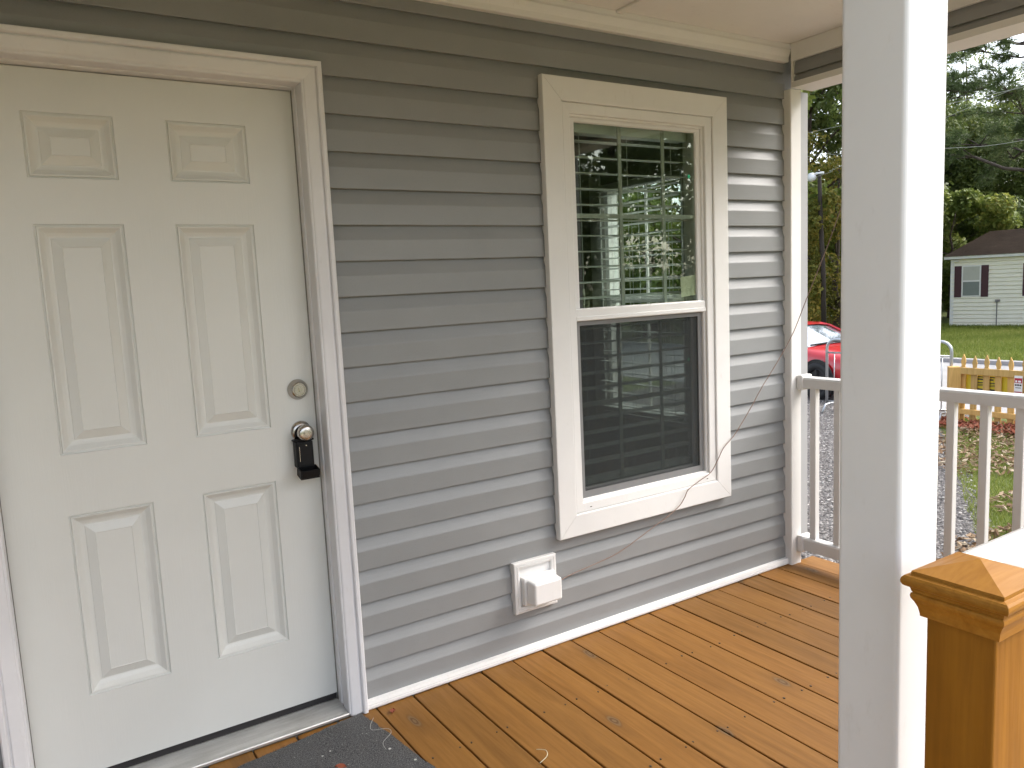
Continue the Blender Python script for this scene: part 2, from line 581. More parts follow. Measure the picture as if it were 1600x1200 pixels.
def alathe(bm, prof, origin, axis, n=32, mi=0):
    """prof: (radius, distance along axis) list"""
    ax = Vector(axis).normalized()
    a = ax.orthogonal().normalized()
    b = ax.cross(a)
    o = Vector(origin)
    rings = []
    for r, t in prof:
        c = o + ax*t
        if r < 1e-6:
            rings.append([bm.verts.new(c)])
        else:
            rings.append([bm.verts.new(c + a*(r*cos(2*pi*q/n)) + b*(r*sin(2*pi*q/n))) for q in range(n)])
    for A, B_ in zip(rings, rings[1:]):
        for q in range(n):
            q2 = (q+1) % n
            if len(A) == 1 and len(B_) == 1:
                continue
            if len(A) == 1:
                f = bm.faces.new((A[0], B_[q2], B_[q]))
            elif len(B_) == 1:
                f = bm.faces.new((A[q], A[q2], B_[0]))
            else:
                f = bm.faces.new((A[q], A[q2], B_[q2], B_[q]))
            f.material_index = mi
    bmesh.ops.recalc_face_normals(bm, faces=bm.faces[:])

def casing(name, prof, corners, segs, mat, parent, gap=0.0006):
    """mitred trim in the x-z plane. corners: list of ((x,z),(dx,dz)) station + outward mitre direction; prof: (outward, y)"""
    out = []
    for i, j in segs:
        bm = bmesh.new()
        rings = []
        for (c, d), s in ((corners[i], 1), (corners[j], -1)):
            (x, z), (dx, dz) = c, d
            rings.append([bm.verts.new((x+dx*p, y, z+dz*p)) for p, y in prof])
        n = len(prof)
        for q in range(n):
            bm.faces.new((rings[0][q], rings[0][(q+1) % n], rings[1][(q+1) % n], rings[1][q]))
        bm.faces.new(rings[0][::-1])
        bm.faces.new(rings[1])
        bmesh.ops.recalc_face_normals(bm, faces=bm.faces[:])
        # a hair's breadth open at the mitre
        c = sum((v.co for v in bm.verts), Vector())/len(bm.verts)
        (x0, z0), (x1, z1) = corners[i][0], corners[j][0]
        dv = Vector((x1-x0, 0, z1-z0)).normalized()
        for v in bm.verts:
            v.co -= dv*gap*(1 if (v.co-c).dot(dv) > 0 else -1)
        out.append(fin(name, bm, mat, parent))
    return out

# ------------------------------------------------------------------ our house: wall, siding, door, window
GZ = -0.70
house = empty('house', (1.4, 0.0, GZ), 'grey vinyl sided house front with white panel door and tall window', 'house')
WX0, WX1 = -1.15, 3.03
DL, DR, DT = -0.117, 0.7735, 2.048            # door opening
WL, WR, WB, WT = 1.745, 2.530, 0.508, 2.076   # window opening
wall = None
bm = bmesh.new()
for a in ((WX0, DL-0.03, 0.022, 0.13, GZ, 2.43), (DL-0.03, DR+0.03, 0.022, 0.13, DT+0.03, 2.43), (DL-0.03, DR+0.03, 0.022, 0.13, GZ, -0.03),
          (DR+0.03, WL, 0.022, 0.13, GZ, 2.43), (WL, WR, 0.022, 0.13, WT, 2.43), (WL, WR, 0.022, 0.13, GZ, WB), (WR, 3.165, 0.022, 0.13, GZ, 2.43)):
    abox(bm, *a)
wall = fin('wall', bm, 'skirting', house)

U = 0.1143
Z0 = 2.3133
def siding_profile(zb, zt):
    h = zt-zb
    pts = [(0.0185, zb), (0.0012, zb-0.0008), (0.0, zb+0.0012), (0.0006, zb+0.30*h), (0.0010, zb+0.56*h), (0.0018, zb+0.590*h),
           (0.0050, zb+0.66*h), (0.0100, zb+0.78*h), (0.0145, zb+0.90*h), (0.0178, zb+1.0*h), (0.0185, zb+1.09*h)]
    return pts
def clip(pts, lo, hi):
    """clip an open poly-line (y,z) with rising z to lo..hi"""
    out = []
    for (y0, z0), (y1, z1) in zip(pts, pts[1:]):
        if z1 <= lo or z0 >= hi:
            continue
        a, b = (y0, z0), (y1, z1)
        if z0 < lo:
            t = (lo-z0)/(z1-z0); a = (y0+t*(y1-y0), lo)
        if z1 > hi:
            t = (hi-z0)/(z1-z0); b = (y0+t*(y1-y0), hi)
        if not out: out.append(a)
        out.append(b)
    return out
for kk in range(-1, 20):
    zt = Z0 - kk*U
    zb = zt - U
    full = siding_profile(zb, zt)
    if kk == -1:
        full = clip(full[1:], zb-0.01, 2.372)
        full = [(0.0185, zb)] + full
    spans = [(WX0, DL-0.05, zb-1, zt+1)]
    holes = [(DL-0.05, DR+0.05, -1, DT+0.04), (WL-0.02, WR+0.02, WB-0.02, WT+0.02)]
    xs = [WX0, DL-0.05, DR+0.05, WL-0.02, WR+0.02, WX1]
    # merge the x-bays that this course crosses without a break
    def cut(x0, x1):
        for hx0, hx1, hz0, hz1 in holes:
            if x0 >= hx0-1e-6 and x1 <= hx1+1e-6 and zb < hz1 and zt+0.011 > hz0:
                return True
        return False
    bays = []
    for x0, x1 in zip(xs, xs[1:]):
        if bays and not cut(x0, x1) and not cut(*bays[-1]):
            bays[-1] = (bays[-1][0], x1)
        else:
            bays.append((x0, x1))
    for x0, x1 in bays:
        bm = bmesh.new()
        parts_ = [(-9, 9)]
        for hx0, hx1, hz0, hz1 in holes:
            if cut(x0, x1) and x0 >= hx0-1e-6 and x1 <= hx1+1e-6:
                parts_ = [(-9, hz0), (hz1, 9)]
        for lo, hi in parts_:
            pl = full if lo < -5 and hi > 5 else clip(full[1:], lo, hi)
            if len(pl) < 2:
                continue
            # long runs carry a very slight waviness, as vinyl does
            nseg = max(1, int((x1-x0)/0.25))
            prev = None
            for s in range(nseg+1):
                x = x0+(x1-x0)*s/nseg
                w = 0.0007*sin(x*3.1+kk*1.7)+0.0004*sin(x*7.7+kk*2.9)
                wz = 0.0006*sin(x*1.3+kk*0.7)
                row = [bm.verts.new((x, y + (w if y < 0.017 else 0), z+wz)) for y, z in pl]
                if prev:
                    for q in range(len(row)-1):
                        bm.faces.new((prev[q], row[q], row[q+1], prev[q+1]))
                prev = row
        if bm.verts:
            fin('siding_plank', bm, 'siding', wall)
        else:
            bm.free()

# trims of the wall
prism('base_trim', [(-0.019, 0.003), (-0.021, 0.006), (-0.021, 0.014), (-0.0185, 0.0155), (-0.0185, 0.0185), (-0.021, 0.020), (-0.017, 0.031), (0.010, 0.033), (0.010, 0.003)], 'x', DR+0.066, 3.024, 'white_vinyl', wall)
prism('frieze_trim', [(0.012, 2.3515), (-0.022, 2.3515), (-0.024, 2.354), (-0.024, 2.372), (-0.030, 2.386), (-0.034, 2.400), (-0.030, 2.410), (-0.030, 2.4275), (0.012, 2.4275)], 'x', WX0, 3.027, 'white_trim', wall)
prism('corner_board', [(3.026, 0.012), (3.026, -0.032), (3.029, -0.036), (3.096, -0.036), (3.099, -0.032), (3.099, 0.012)], 'z', 0.0, 2.2335, 'white_trim', wall)
prism('corner_trim', [(3.1, 0.10), (3.1, -0.010), (3.180, -0.010), (3.184, -0.006), (3.184, 0.10)], 'z', 0.03, 2.2335, 'grey_vinyl', wall)

bm = bmesh.new()
pr_ = []
for i in range(27):
    z_ = GZ + i*U
    pr_ += [(WX0, z_), (WX0-0.011, z_+U)]
aprism(bm, pr_+[(WX0-0.10, pr_[-1][1]), (WX0-0.10, GZ)], 'y', -1.80, 0.0)
bmesh.ops.recalc_face_normals(bm, faces=bm.faces[:])
fin('light_block_wall', bm, 'siding', house)  # unseen wall added to block light from the left of the porch

# ------------------------------------------------------------------ door
door = None
YD = 0.085
xs = [DL+0.002, 0.038, 0.260, 0.397, 0.624, DR-0.002]
zs = [0.047, 0.279, 0.820, 0.995, 1.634, 1.757, 1.931, DT-0.003]
holes = {(1, 1), (3, 1), (1, 3), (3, 3), (1, 5), (3, 5)}
bm = bmesh.new()
vg = {}
def dv(i, j):
    if (i, j) not in vg:
        vg[(i, j)] = bm.verts.new((xs[i], YD, zs[j]))
    return vg[(i, j)]
for i in range(5):
    for j in range(7):
        if (i, j) not in holes:
            bm.faces.new((dv(i, j), dv(i+1, j), dv(i+1, j+1), dv(i, j+1)))
edge = [(xs[0], zs[0]), (xs[-1], zs[0]), (xs[-1], zs[-1]), (xs[0], zs[-1])]
for (ax, az), (bx_, bz) in zip(edge, edge[1:]+edge[:1]):
    bm.faces.new([bm.verts.new(p) for p in ((ax, YD, az), (ax, YD+0.044, az), (bx_, YD+0.044, bz), (bx_, YD, bz))])
bm.faces.new([bm.verts.new((x, YD+0.044, z)) for x, z in edge[::-1]])
door = fin('door', bm, 'door_skin', house)
door['label'] = 'white six panel front door'
ring = [(0.0, 0.0), (0.0012, 0.0036), (0.0046, 0.0044), (0.0064, 0.0008), (0.0105, 0.0012), (0.0150, 0.0042), (0.0230, 0.0090), (0.0320, 0.0118), (0.0350, 0.0122),
        (0.0375, 0.0122), (0.0400, 0.0105), (0.0630, 0.0034), (0.0645, 0.0044)]
for (i, j) in sorted(holes):
    x0, x1, z0, z1 = xs[i], xs[i+1], zs[j], zs[j+1]
    bm = bmesh.new()
    prev = None
    for d, y in ring:
        y *= 1.45
        cur = [bm.verts.new(p) for p in ((x0+d, YD+y, z0+d), (x1-d, YD+y, z0+d), (x1-d, YD+y, z1-d), (x0+d, YD+y, z1-d))]
        if prev:
            for q in range(4):
                bm.faces.new((prev[q], prev[(q+1) % 4], cur[(q+1) % 4], cur[q]))
        prev = cur
    bm.faces.new(prev)
    fin('door_panel', bm, 'door_skin', door)

# casing (brick mould), jambs, sill
cor = [((DR+0.004, 0.003), (1, 0)), ((DR+0.004, DT+0.006), (1, 1)), ((DL-0.004, DT+0.006), (-1, 1)), ((DL-0.004, 0.003), (-1, 0))]
bmprof = [(0.0, 0.02), (0.0, -0.010), (0.002, -0.016), (0.006, -0.020), (0.010, -0.0215), (0.034, -0.0265), (0.0365, -0.0265), (0.0380, -0.0215), (0.0415, -0.0215),
          (0.0435, -0.030), (0.047, -0.0330), (0.056, -0.0335), (0.0595, -0.031), (0.0605, -0.026), (0.0605, 0.02)]
for o in casing('door_casing', bmprof, cor, [(0, 1), (1, 2), (2, 3)], 'white_paint', door, gap=0.0):
    pass
def jamb(x0, x1, s):
    bm = bmesh.new()
    # stepped section: rebate, stop, outer face
    xi = x0
    pr = [(xi, 0.128), (xi, 0.088), (xi-0*s, 0.052), (xi+0.0045*s, 0.050), (xi+0.0055*s, 0.036), (xi+0.001*s, 0.034), (xi+0.001*s, -0.014), (xi+0.004*s, -0.017), (x1, -0.017), (x1, 0.128)]
    aprism(bm, pr, 'z', 0.012, DT+0.028)
    bmesh.ops.recalc_face_normals(bm, faces=bm.faces[:])
    return fin('door_jamb', bm, 'white_paint', door)
jamb(DR, DR+0.028, 1)
jamb(DL, DL-0.028, -1)
prism('door_head', [(0.128, DT), (0.052, DT), (0.050, DT+0.0045), (0.036, DT+0.0055), (0.034, DT+0.001), (-0.014, DT+0.001), (-0.017, DT+0.004), (-0.017, DT+0.028), (0.128, DT+0.028)], 'x', DL, DR, 'white_paint', door)
for x0, x1 in ((DR-0.0022, DR), (DL, DL+0.0022)):
    box('weather_strip', x0, x1, 0.079, 0.0845, 0.02, DT-0.001, 'strip_grey', door, bev=0)
box('door_sweep', DL+0.004, DR-0.004, YD+0.006, YD+0.040, 0.0235, 0.0465, 'rubber', door, bev=0)
pr = [(0.128, 0.006), (0.128, 0.0232), (0.090, 0.0232)]
nr = 16
for i in range(nr+1):
    y = 0.088-(0.098)*i/nr
    z = 0.0228-(0.0068)*i/nr
    pr += [(y, z), (y-0.0030, z-0.0003), (y-0.0034, z-0.0016), (y-0.0058, z-0.0019)] if i < nr else [(y, z)]
pr += [(-0.016, 0.0155), (-0.0185, 0.012), (-0.0185, 0.005), (-0.012, 0.004)]
prism('door_sill', pr, 'x', DL, DR, 'aluminium', door)
# lock set
bm = bmesh.new()
alathe(bm, [(0.0, 0.0), (0.0335, 0.0), (0.0335, 0.003), (0.0320, 0.0075), (0.0250, 0.0190), (0.0215, 0.0215), (0.0185, 0.0215), (0.0178, 0.0195), (0.0165, 0.0195), (0.0160, 0.0212), (0.0, 0.0212)], (0.719, YD+0.0005, 1.108), (0, -1, 0), 40)
bolt = fin('deadbolt', bm, 'nickel', door, smooth=False)
bm = bmesh.new()
abox(bm, 0.7178, 0.7202, YD-0.0250, YD-0.018, 1.1015, 1.1145)
abox(bm, 0.7150, 0.7162, YD-0.0225, YD-0.018, 1.105, 1.111)
fin('keyway', bm, 'brass_core', bolt)
bm = bmesh.new()
alathe(bm, [(0.0, 0.0), (0.0335, 0.0), (0.0335, 0.002), (0.0315, 0.0065), (0.0230, 0.0110), (0.0150, 0.0130), (0.0130, 0.0170), (0.0125, 0.030), (0.0150, 0.0335), (0.0220, 0.0370),
             (0.0262, 0.0430), (0.0272, 0.0490), (0.0262, 0.0560), (0.0225, 0.0610), (0.0170, 0.0632), (0.0085, 0.0640), (0.0, 0.0640)], (0.719, YD+0.0005, 0.971), (0, -1, 0), 44)
knob = fin('knob', bm, 'nickel', door, smooth=True)
bm = bmesh.new()
alathe(bm, [(0.0, 0.0), (0.0062, 0.0), (0.0062, 0.0012), (0.0, 0.0012)], (0.719, YD-0.0636, 0.971), (0, -1, 0), 16)
abox(bm, 0.7184, 0.7196, YD-0.0656, YD-0.0645, 0.966, 0.976)
fin('keyway', bm, 'brass_core', knob)
for x, z in ((0.744, 1.40), (0.744, 0.72)):
    pass

# ------------------------------------------------------------------ window
win = empty('window', (2.135, 0, WB), None)
win.parent = house
win.location = Vector((2.135, 0, WB)) - house.location
win['label'] = 'tall white double hung window'
cw = [((WL, WB), (-1, -1)), ((WR, WB), (1, -1)), ((WR, WT), (1, 1)), ((WL, WT), (-1, 1))]
cprof = [(0.0, 0.014), (0.0, -0.0255), (0.0015, -0.0285), (0.004, -0.0295), (0.083, -0.0305), (0.0855, -0.0295), (0.0865, -0.027), (0.0865, -0.004), (0.080, -0.004), (0.080, 0.014)]
casing('window_casing', cprof, cw, [(0, 1), (1, 2), (2, 3), (3, 0)], 'white_trim', win)
# main frame with stepped face
fprof = [(0.0, 0.10), (0.0, -0.019), (-0.002, -0.0215), (-0.006, -0.0225), (-0.036, -0.0205), (-0.039, -0.018), (-0.040, -0.008), (-0.046, -0.006), (-0.048, -0.003), (-0.048, 0.05), (-0.048, 0.10)]
cin = [((WL+0.0006, WB+0.0006), (-1, -1)), ((WR-0.0006, WB+0.0006), (1, -1)), ((WR-0.0006, WT-0.0006), (1, 1)), ((WL+0.0006, WT-0.0006), (-1, 1))]
casing('window_frame', fprof, cin, [(0, 1), (1, 2), (2, 3), (3, 0)], 'white_trim', win, gap=0.0)
GX0, GX1 = WL+0.049, WR-0.049
# upper sash
def sash(prof_in, x0, x1, z0, z1, y0, y1, mat, name):
    bm = bmesh.new()
    w = prof_in
    o = [(x0, z0), (x1, z0), (x1, z1), (x0, z1)]
    i_ = [(x0+w[0], z0+w[1]), (x1-w[2], z0+w[1]), (x1-w[2], z1-w[3]), (x0+w[0], z1-w[3])]
    c = 0.004
    rr = []
    for pts, y in ((o, y1), (o, y0), ([(x+(c*(0.0)), z) for x, z in o], y0), (i_, y0), ([(a+(c if q in (0, 3) else -c), b+(c if q in (0, 1) else -c)) for q, (a, b) in enumerate(i_)], y0+c*1.2), ([(a+(c if q in (0, 3) else -c), b+(c if q in (0, 1) else -c)) for q, (a, b) in enumerate(i_)], y1)):
        rr.append([bm.verts.new((x, y, z)) for x, z in pts])
    for A, B_ in zip(rr, rr[1:]):
        for q in range(4):
            bm.faces.new((A[q], A[(q+1) % 4], B_[(q+1) % 4], B_[q]))
    A, B_ = rr[-1], rr[0]
    for q in range(4):
        bm.faces.new((A[q], A[(q+1) % 4], B_[(q+1) % 4], B_[q]))
    bmesh.ops.remove_doubles(bm, verts=bm.verts[:], dist=1e-6)
    bmesh.ops.recalc_face_normals(bm, faces=bm.faces[:])
    return fin(name, bm, mat, win)
MZ0, MZ1 = 1.262, 1.311
us = sash((0.024, 0.02, 0.020, 0.012), GX0, GX1, MZ0+0.012, WT-0.049, 0.002, 0.026, 'white_trim', 'upper_sash')
ls = sash((0.030, 0.030, 0.030, 0.020), GX0, GX1, WB+0.046, MZ1-0.004, 0.030, 0.052, 'white_trim', 'lower_sash')
prism('meeting_rail', [(0.0015, MZ1), (-0.010, MZ1-0.001), (-0.013, MZ1-0.006), (-0.013, MZ0+0.018), (-0.0165, MZ0+0.015), (-0.0165, MZ0+0.003), (-0.014, MZ0), (0.0015, MZ0)], 'x', GX0-0.006, GX1+0.006, 'white_trim', win)
box('window_pane', GX0+0.026, GX1-0.022, 0.011, 0.014, MZ1-0.002, WT-0.066, 'window_glass', us, bev=0)
box('window_pane', GX0+0.031, GX1-0.031, 0.039, 0.042, WB+0.074, MZ0+0.02, 'window_glass', ls, bev=0)
for x in (2.053, 2.284):
    box('muntin', x-0.009, x+0.009, 0.0165, 0.0215, MZ1, WT-0.066, 'grille', us, bev=0.001)
box('muntin', GX0+0.027, GX1-0.023, 0.0170, 0.0210, 1.656, 1.674, 'grille', us, bev=0.001)
for x in (2.045, 2.276):
    box('muntin', x-0.009, x+0.009, 0.0445, 0.0495, WB+0.075, MZ0+0.01, 'grille_lower', ls, bev=0.001)
box('muntin', GX0+0.031, GX1-0.031, 0.0450, 0.0490, 0.912, 0.930, 'grille_lower', ls, bev=0.001)
# half screen
sc_ = empty('insect_screen', (2.135, 0.01, WB+0.046))
sc_.parent = win
sc_.location = Vector((2.135, 0.01, WB+0.046)) - org(win)
SX0, SX1, SZ0, SZ1 = GX0+0.001, GX1-0.004, WB+0.0475, MZ0-0.001
bm = bmesh.new()
for a in ((SX0, SX0+0.020, 0.004, 0.014, SZ0, SZ1), (SX1-0.020, SX1, 0.004, 0.014, SZ0, SZ1), (SX0+0.020, SX1-0.020, 0.004, 0.014, SZ0, SZ0+0.028), (SX0+0.020, SX1-0.020, 0.004, 0.014, SZ1-0.018, SZ1)):
    abox(bm, *a)
fin('screen_frame', bm, 'screen_frame', sc_)
box('screen_mesh', SX0+0.020, SX1-0.020, 0.0086, 0.0092, SZ0+0.028, SZ1-0.018, 'insect_screen', sc_, bev=0)
# sill steps below the screen, weep holes
prism('window_sill', [(0.03, WB+0.0475), (-0.0075, WB+0.0475), (-0.010, WB+0.0455), (-0.010, WB+0.034), (-0.0165, WB+0.031), (-0.0165, WB+0.022), (0.03, WB+0.022)], 'x', GX0-0.004, GX1+0.004, 'white_vinyl', win)
for x in (GX0+0.022, GX1-0.012):
    box('weep_hole', x, x+0.008, -0.0235, -0.0205, WB+0.0165, WB+0.0190, 'dark_gap', win, bev=0)
for x, z, y, nm in ((2.425, 1.832, 0.0104, 'u'), (2.432, 1.056, 0.0384, 'l')):
    bm = bmesh.new()
    alathe(bm, [(0.0, 0.0), (0.0085, 0.0), (0.0085, 0.0006), (0.0, 0.0006)], (x, y, z), (0, -1, 0), 18)
    fin('sticker', bm, 'green_dot', us if nm == 'u' else ls)['label'] = 'round green sticker on the glass'
bm = bmesh.new()
pts = [(2.374, 1.329), (2.470, 1.337), (2.466, 1.422), (2.369, 1.413)]
f_ = [bm.verts.new((x, 0.0106, z)) for x, z in pts]
b_ = [bm.verts.new((x, 0.0100, z)) for x, z in pts]
bm.faces.new(f_); bm.faces.new(b_[::-1])
for q in range(4):
    bm.faces.new((f_[q], f_[(q+1) % 4], b_[(q+1) % 4], b_[q]))
bmesh.ops.translate(bm, verts=bm.verts[:], vec=(0, 0.0048, 0))
fin('sticker', bm, 'paper', us)['label'] = 'pale paper label inside the glass'

# room behind the window
room = empty('room', (2.0, 1.5, 0.0))
room.parent = house
room.location = Vector((2.0, 1.5, 0.0)) - house.location
RX0, RX1, RY1 = 0.86, 3.03, 3.6
SWY0, SWY1, SWZ0, SWZ1 = 0.655, 1.335, 0.62, 1.985
bm = bmesh.new()
abox(bm, RX0-0.1, RX0, 0.13, RY1, -0.05, 2.45)
abox(bm, RX0-0.1, RX1+0.13, RY1, RY1+0.1, -0.05, 2.45)
abox(bm, RX1, RX1+0.13, 0.131, SWY0, -0.05, 2.45)
abox(bm, RX1, RX1+0.13, SWY1, RY1, -0.05, 2.45)
abox(bm, RX1, RX1+0.13, SWY0, SWY1, -0.05, SWZ0)
abox(bm, RX1, RX1+0.13, SWY0, SWY1, SWZ1, 2.45)
fin('room_wall', bm, 'room_wall', room)
box('room_floor', RX0, RX1, 0.131, RY1, -0.04, 0.01, 'room_floor', room, bev=0)
box('room_ceiling', RX0-0.1, RX1+0.13, 0.131, RY1+0.1, 2.45, 2.50, 'room_wall', room, bev=0)
bm = bmesh.new()
for a in ((RX1+0.02, RX1+0.09, SWY0, SWY0+0.035, SWZ0, SWZ1), (RX1+0.02, RX1+0.09, SWY1-0.035, SWY1, SWZ0, SWZ1), (RX1+0.02, RX1+0.09, SWY0+0.035, SWY1-0.035, SWZ0, SWZ0+0.035),
          (RX1+0.02, RX1+0.09, SWY0+0.035, SWY1-0.035, SWZ1-0.035, SWZ1), (RX1+0.03, RX1+0.07, SWY0+0.035, SWY1-0.035, 1.28, 1.32), (RX1+0.045, RX1+0.055, (SWY0+SWY1)/2-0.008, (SWY0+SWY1)/2+0.008, SWZ0+0.035, SWZ1-0.035)):
    abox(bm, *a)
fin('window_frame', bm, 'white_vinyl', room)
box('window_pane', RX1+0.058, RX1+0.061, SWY0+0.03, SWY1-0.03, SWZ0+0.03, SWZ1-0.03, 'side_glass', room, bev=0)
# white return board beside the side window
box('window_reveal', RX1-0.012, RX1-0.0005, SWY1+0.001, SWY1+0.10, SWZ0-0.06, SWZ1+0.06, 'white_vinyl', room, bev=0.002)
box('window_stool', RX1-0.03, RX1-0.001, SWY0-0.04, SWY1, SWZ0-0.03, SWZ0-0.002, 'white_vinyl', room, bev=0.002)

def blind(label, x0, x1, yc, zt, zb, pitch, along, fixed):
    """2-inch slat blind; along 'x' hangs in the front window, 'y' in the side window"""
    L = (x1-x0)
    mid = (x0+x1)/2
    base = Vector((mid, fixed, zb)) if along == 'x' else Vector((fixed, mid, zb))
    t = empty('window_blind', base, label, 'blind', 'slat blinds in the room')
    bm = bmesh.new()
    n = 6
    prof = []
    for q in range(n+1):
        a = -1+2*q/n
        prof.append((a*0.025, 0.0030*(1-a*a)))
    prof2 = [(p, z-0.0026) for p, z in prof[::-1]]
    aprism(bm, prof+prof2, 'x', -L/2, L/2)
    bmesh.ops.recalc_face_normals(bm, faces=bm.faces[:])
    me = mesh_of('slat', bm, 'blind_slat')
    rz = 0 if along == 'x' else pi/2
    z = zt-0.06
    while z > zb+0.04:
        o = inst('slat', me, (base.x, base.y, z), t, (R(random.uniform(-3, 3)+4), R(random.uniform(-.25, .25)), rz))
        z -= pitch
    def bxl(name, u0, u1, w0, w1, z0, z1, mat='blind_slat'):
        if along == 'x':
            return box(name, mid+u0, mid+u1, fixed+w0, fixed+w1, z0, z1, mat, t, bev=0.002)
        return box(name, fixed+w0, fixed+w1, mid+u0, mid+u1, z0, z1, mat, t, bev=0.002)
    bxl('head_rail', -L/2, L/2, -0.027, 0.027, zt-0.035, zt)
    bxl('bottom_rail', -L/2, L/2, -0.025, 0.025, zb, zb+0.022)
    for u in (-L*0.36, 0, L*0.36):
        for w in (-0.0265, 0.0265):
            bm = bmesh.new()
            p = (mid+u, fixed+w) if along == 'x' else (fixed+w, mid+u)
            atube(bm, [(p[0], p[1], zb+0.02), (p[0], p[1], zt-0.03)], 0.0012, 5)
            fin('cord', bm, 'blind_slat', t)
    return t
blind('open white slat blind behind the tall porch window', 1.80, 2.475, 0.098, 2.024, 0.585, 0.0615, 'x', 0.098)
blind('open white slat blind on the end wall of the dim room', SWY0+0.01, SWY1-0.01, 0.0, SWZ1-0.01, SWZ0+0.01, 0.0615, 'y', RX1-0.035)

# ------------------------------------------------------------------ porch roof: ceiling, beams
roof = empty('porch_roof', (1.0, -0.9, 2.235), 'white panelled porch ceiling with white trimmed beams', 'porch roof')
CY0, CY1 = -1.80, 0.0
BAT = [-1.63, -0.41, 0.81, 2.03]
edges = [WX0] + BAT[1:] + [3.04]
for a, b in zip(edges, edges[1:]):
    box('ceiling_panel', a+0.0015, b-0.0015, CY0, CY1, 2.4285, 2.440, 'ceiling_paint', roof, bev=0)
for x in BAT[1:]:
    box('batten', x-0.016, x+0.016, CY0, -0.031, 2.4195, 2.4284, 'ceiling_paint', roof, bev=0.001)
bm = bmesh.new()
abox(bm, WX0-0.2, 3.40, -2.12, 0.2, 2.46, 2.60)
fin('roof_deck', bm, 'far_white', roof)
def beam(x0, x1, y0, y1, side):
    pass
# side beam at the open end
box('beam_core', 3.046, 3.160, -1.82, -0.0365, 2.264, 2.459, 'grey_vinyl', roof, bev=0)
prism('beam_top_trim', [(3.0455, 2.3515), (3.026, 2.3515), (3.0255, 2.354), (3.0255, 2.4275), (3.0455, 2.4275)], 'y', -1.66, -0.0365, 'white_trim', roof)
for z0, z1 in ((2.2625, 2.294), (2.2945, 2.3515)):
    prism('beam_siding', [(3.0455, z0), (3.034, z0), (3.0335, z0+0.002), (3.036, z0+0.6*(z1-z0)), (3.043, z1), (3.0455, z1)], 'y', -1.66, -0.048, 'siding', roof)
prism('beam_soffit', [(3.027, 2.236), (3.027, 2.2622), (3.0455, 2.2638), (3.1605, 2.2638), (3.178, 2.2638), (3.178, 2.236)], 'y', -1.82, -0.0365, 'white_trim', roof)
box('beam_end_trim', 3.0262, 3.0455, -0.0475, -0.0367, 2.2625, 2.4285, 'white_trim', roof, bev=0.001)
# front beam
box('beam_core', WX0, 3.160, -1.80, -1.70, 2.264, 2.459, 'grey_vinyl', roof, bev=0)
box('beam_soffit', WX0, 3.026, -1.82, -1.665, 2.236, 2.2638, 'white_trim', roof, bev=0.002)
box('beam_fascia', WX0, 3.178, -1.815, -1.8005, 2.265, 2.459, 'white_trim', roof, bev=0.002)

# ------------------------------------------------------------------ porch columns and railings
def column(x, y, label):
    bm = bmesh.new()
    abox(bm, x-0.051, x+0.051, y-0.051, y+0.051, 0.0005, 2.2355)
    vert = [e for e in bm.edges if abs((e.verts[0].co-e.verts[1].co).z) > 1]
    bmesh.ops.bevel(bm, geom=vert, offset=0.0075, segments=4, affect='EDGES', profile=0.5)
    o = fin('porch_column', bm, 'column_paint', None, origin=(x, y, 0))
    for p in o.data.polygons:
        p.use_smooth = False
    tag(o, label, 'column', 'square white porch columns')
    return o
column(1.069, -1.731, 'square white porch column standing before the railing, floor to ceiling')
column(3.103, -1.731, 'square white porch column at the far outer corner of the deck')

BAL = bmesh.new()
abox(BAL, -0.0158, 0.0158, -0.0158, 0.0158, 0.1365, 0.8705)
BAL = mesh_of('baluster', BAL, 'rail_vinyl', 0.003, 2)
rail_prof = lambda h: [(-0.030, 0.0), (-0.030, h-0.012), (-0.026, h-0.004), (-0.015, h), (0.015, h), (0.026, h-0.004), (0.030, h-0.012), (0.030, 0.0)]
def railing(label, axis, c, a0, a1, first, pitch):
    base = (c, (a0+a1)/2, 0) if axis == 'y' else ((a0+a1)/2, c, 0)
    t = empty('railing', base, label, 'railing', 'white porch railings')
    prism('top_rail', [(c+p, 0.870+z) for p, z in rail_prof(0.051)], axis, a0, a1, 'rail_vinyl', t)
    prism('bottom_rail', [(c+p*0.9, 0.074+z) for p, z in rail_prof(0.063)], axis, a0, a1, 'rail_vinyl', t)
    a = first
    while (a > a0 + 0.05 if axis == 'y' else a < a1-0.05):
        inst('baluster', BAL, (c, a, 0) if axis == 'y' else (a, c, 0), t)
        a += -pitch if axis == 'y' else pitch
    for z0, z1 in ((0.858, 0.930), (0.062, 0.146)):
        for q in (0, 1):
            e0, e1 = ((a1-0.001, a1+0.031) if axis == 'y' else (a0-0.0005, a0+0.03)) if q == 0 else ((a0, a0+0.03) if axis == 'y' else (a1-0.03, a1))
            if axis == 'y':
                e0, e1 = (a1-0.031, a1-0.0003) if q == 0 else (a0+0.0003, a0+0.031)
                bm = bmesh.new(); abox(bm, c-0.040, c+0.040, e0, e1, z0, z1)
            else:
                bm = bmesh.new(); abox(bm, e0, e1, c-0.040, c+0.040, z0, z1)
            fin('rail_bracket', bm, 'rail_vinyl', t, bev=0.008, seg=3)
    return t
railing('white railing across the open end of the porch behind the column', 'y', 3.100, -1.679, -0.037, -0.109, 0.128)
railing('white railing along the front of the porch beside the wooden newel', 'x', -1.752, 1.1205, 3.051, 1.22, 0.128)

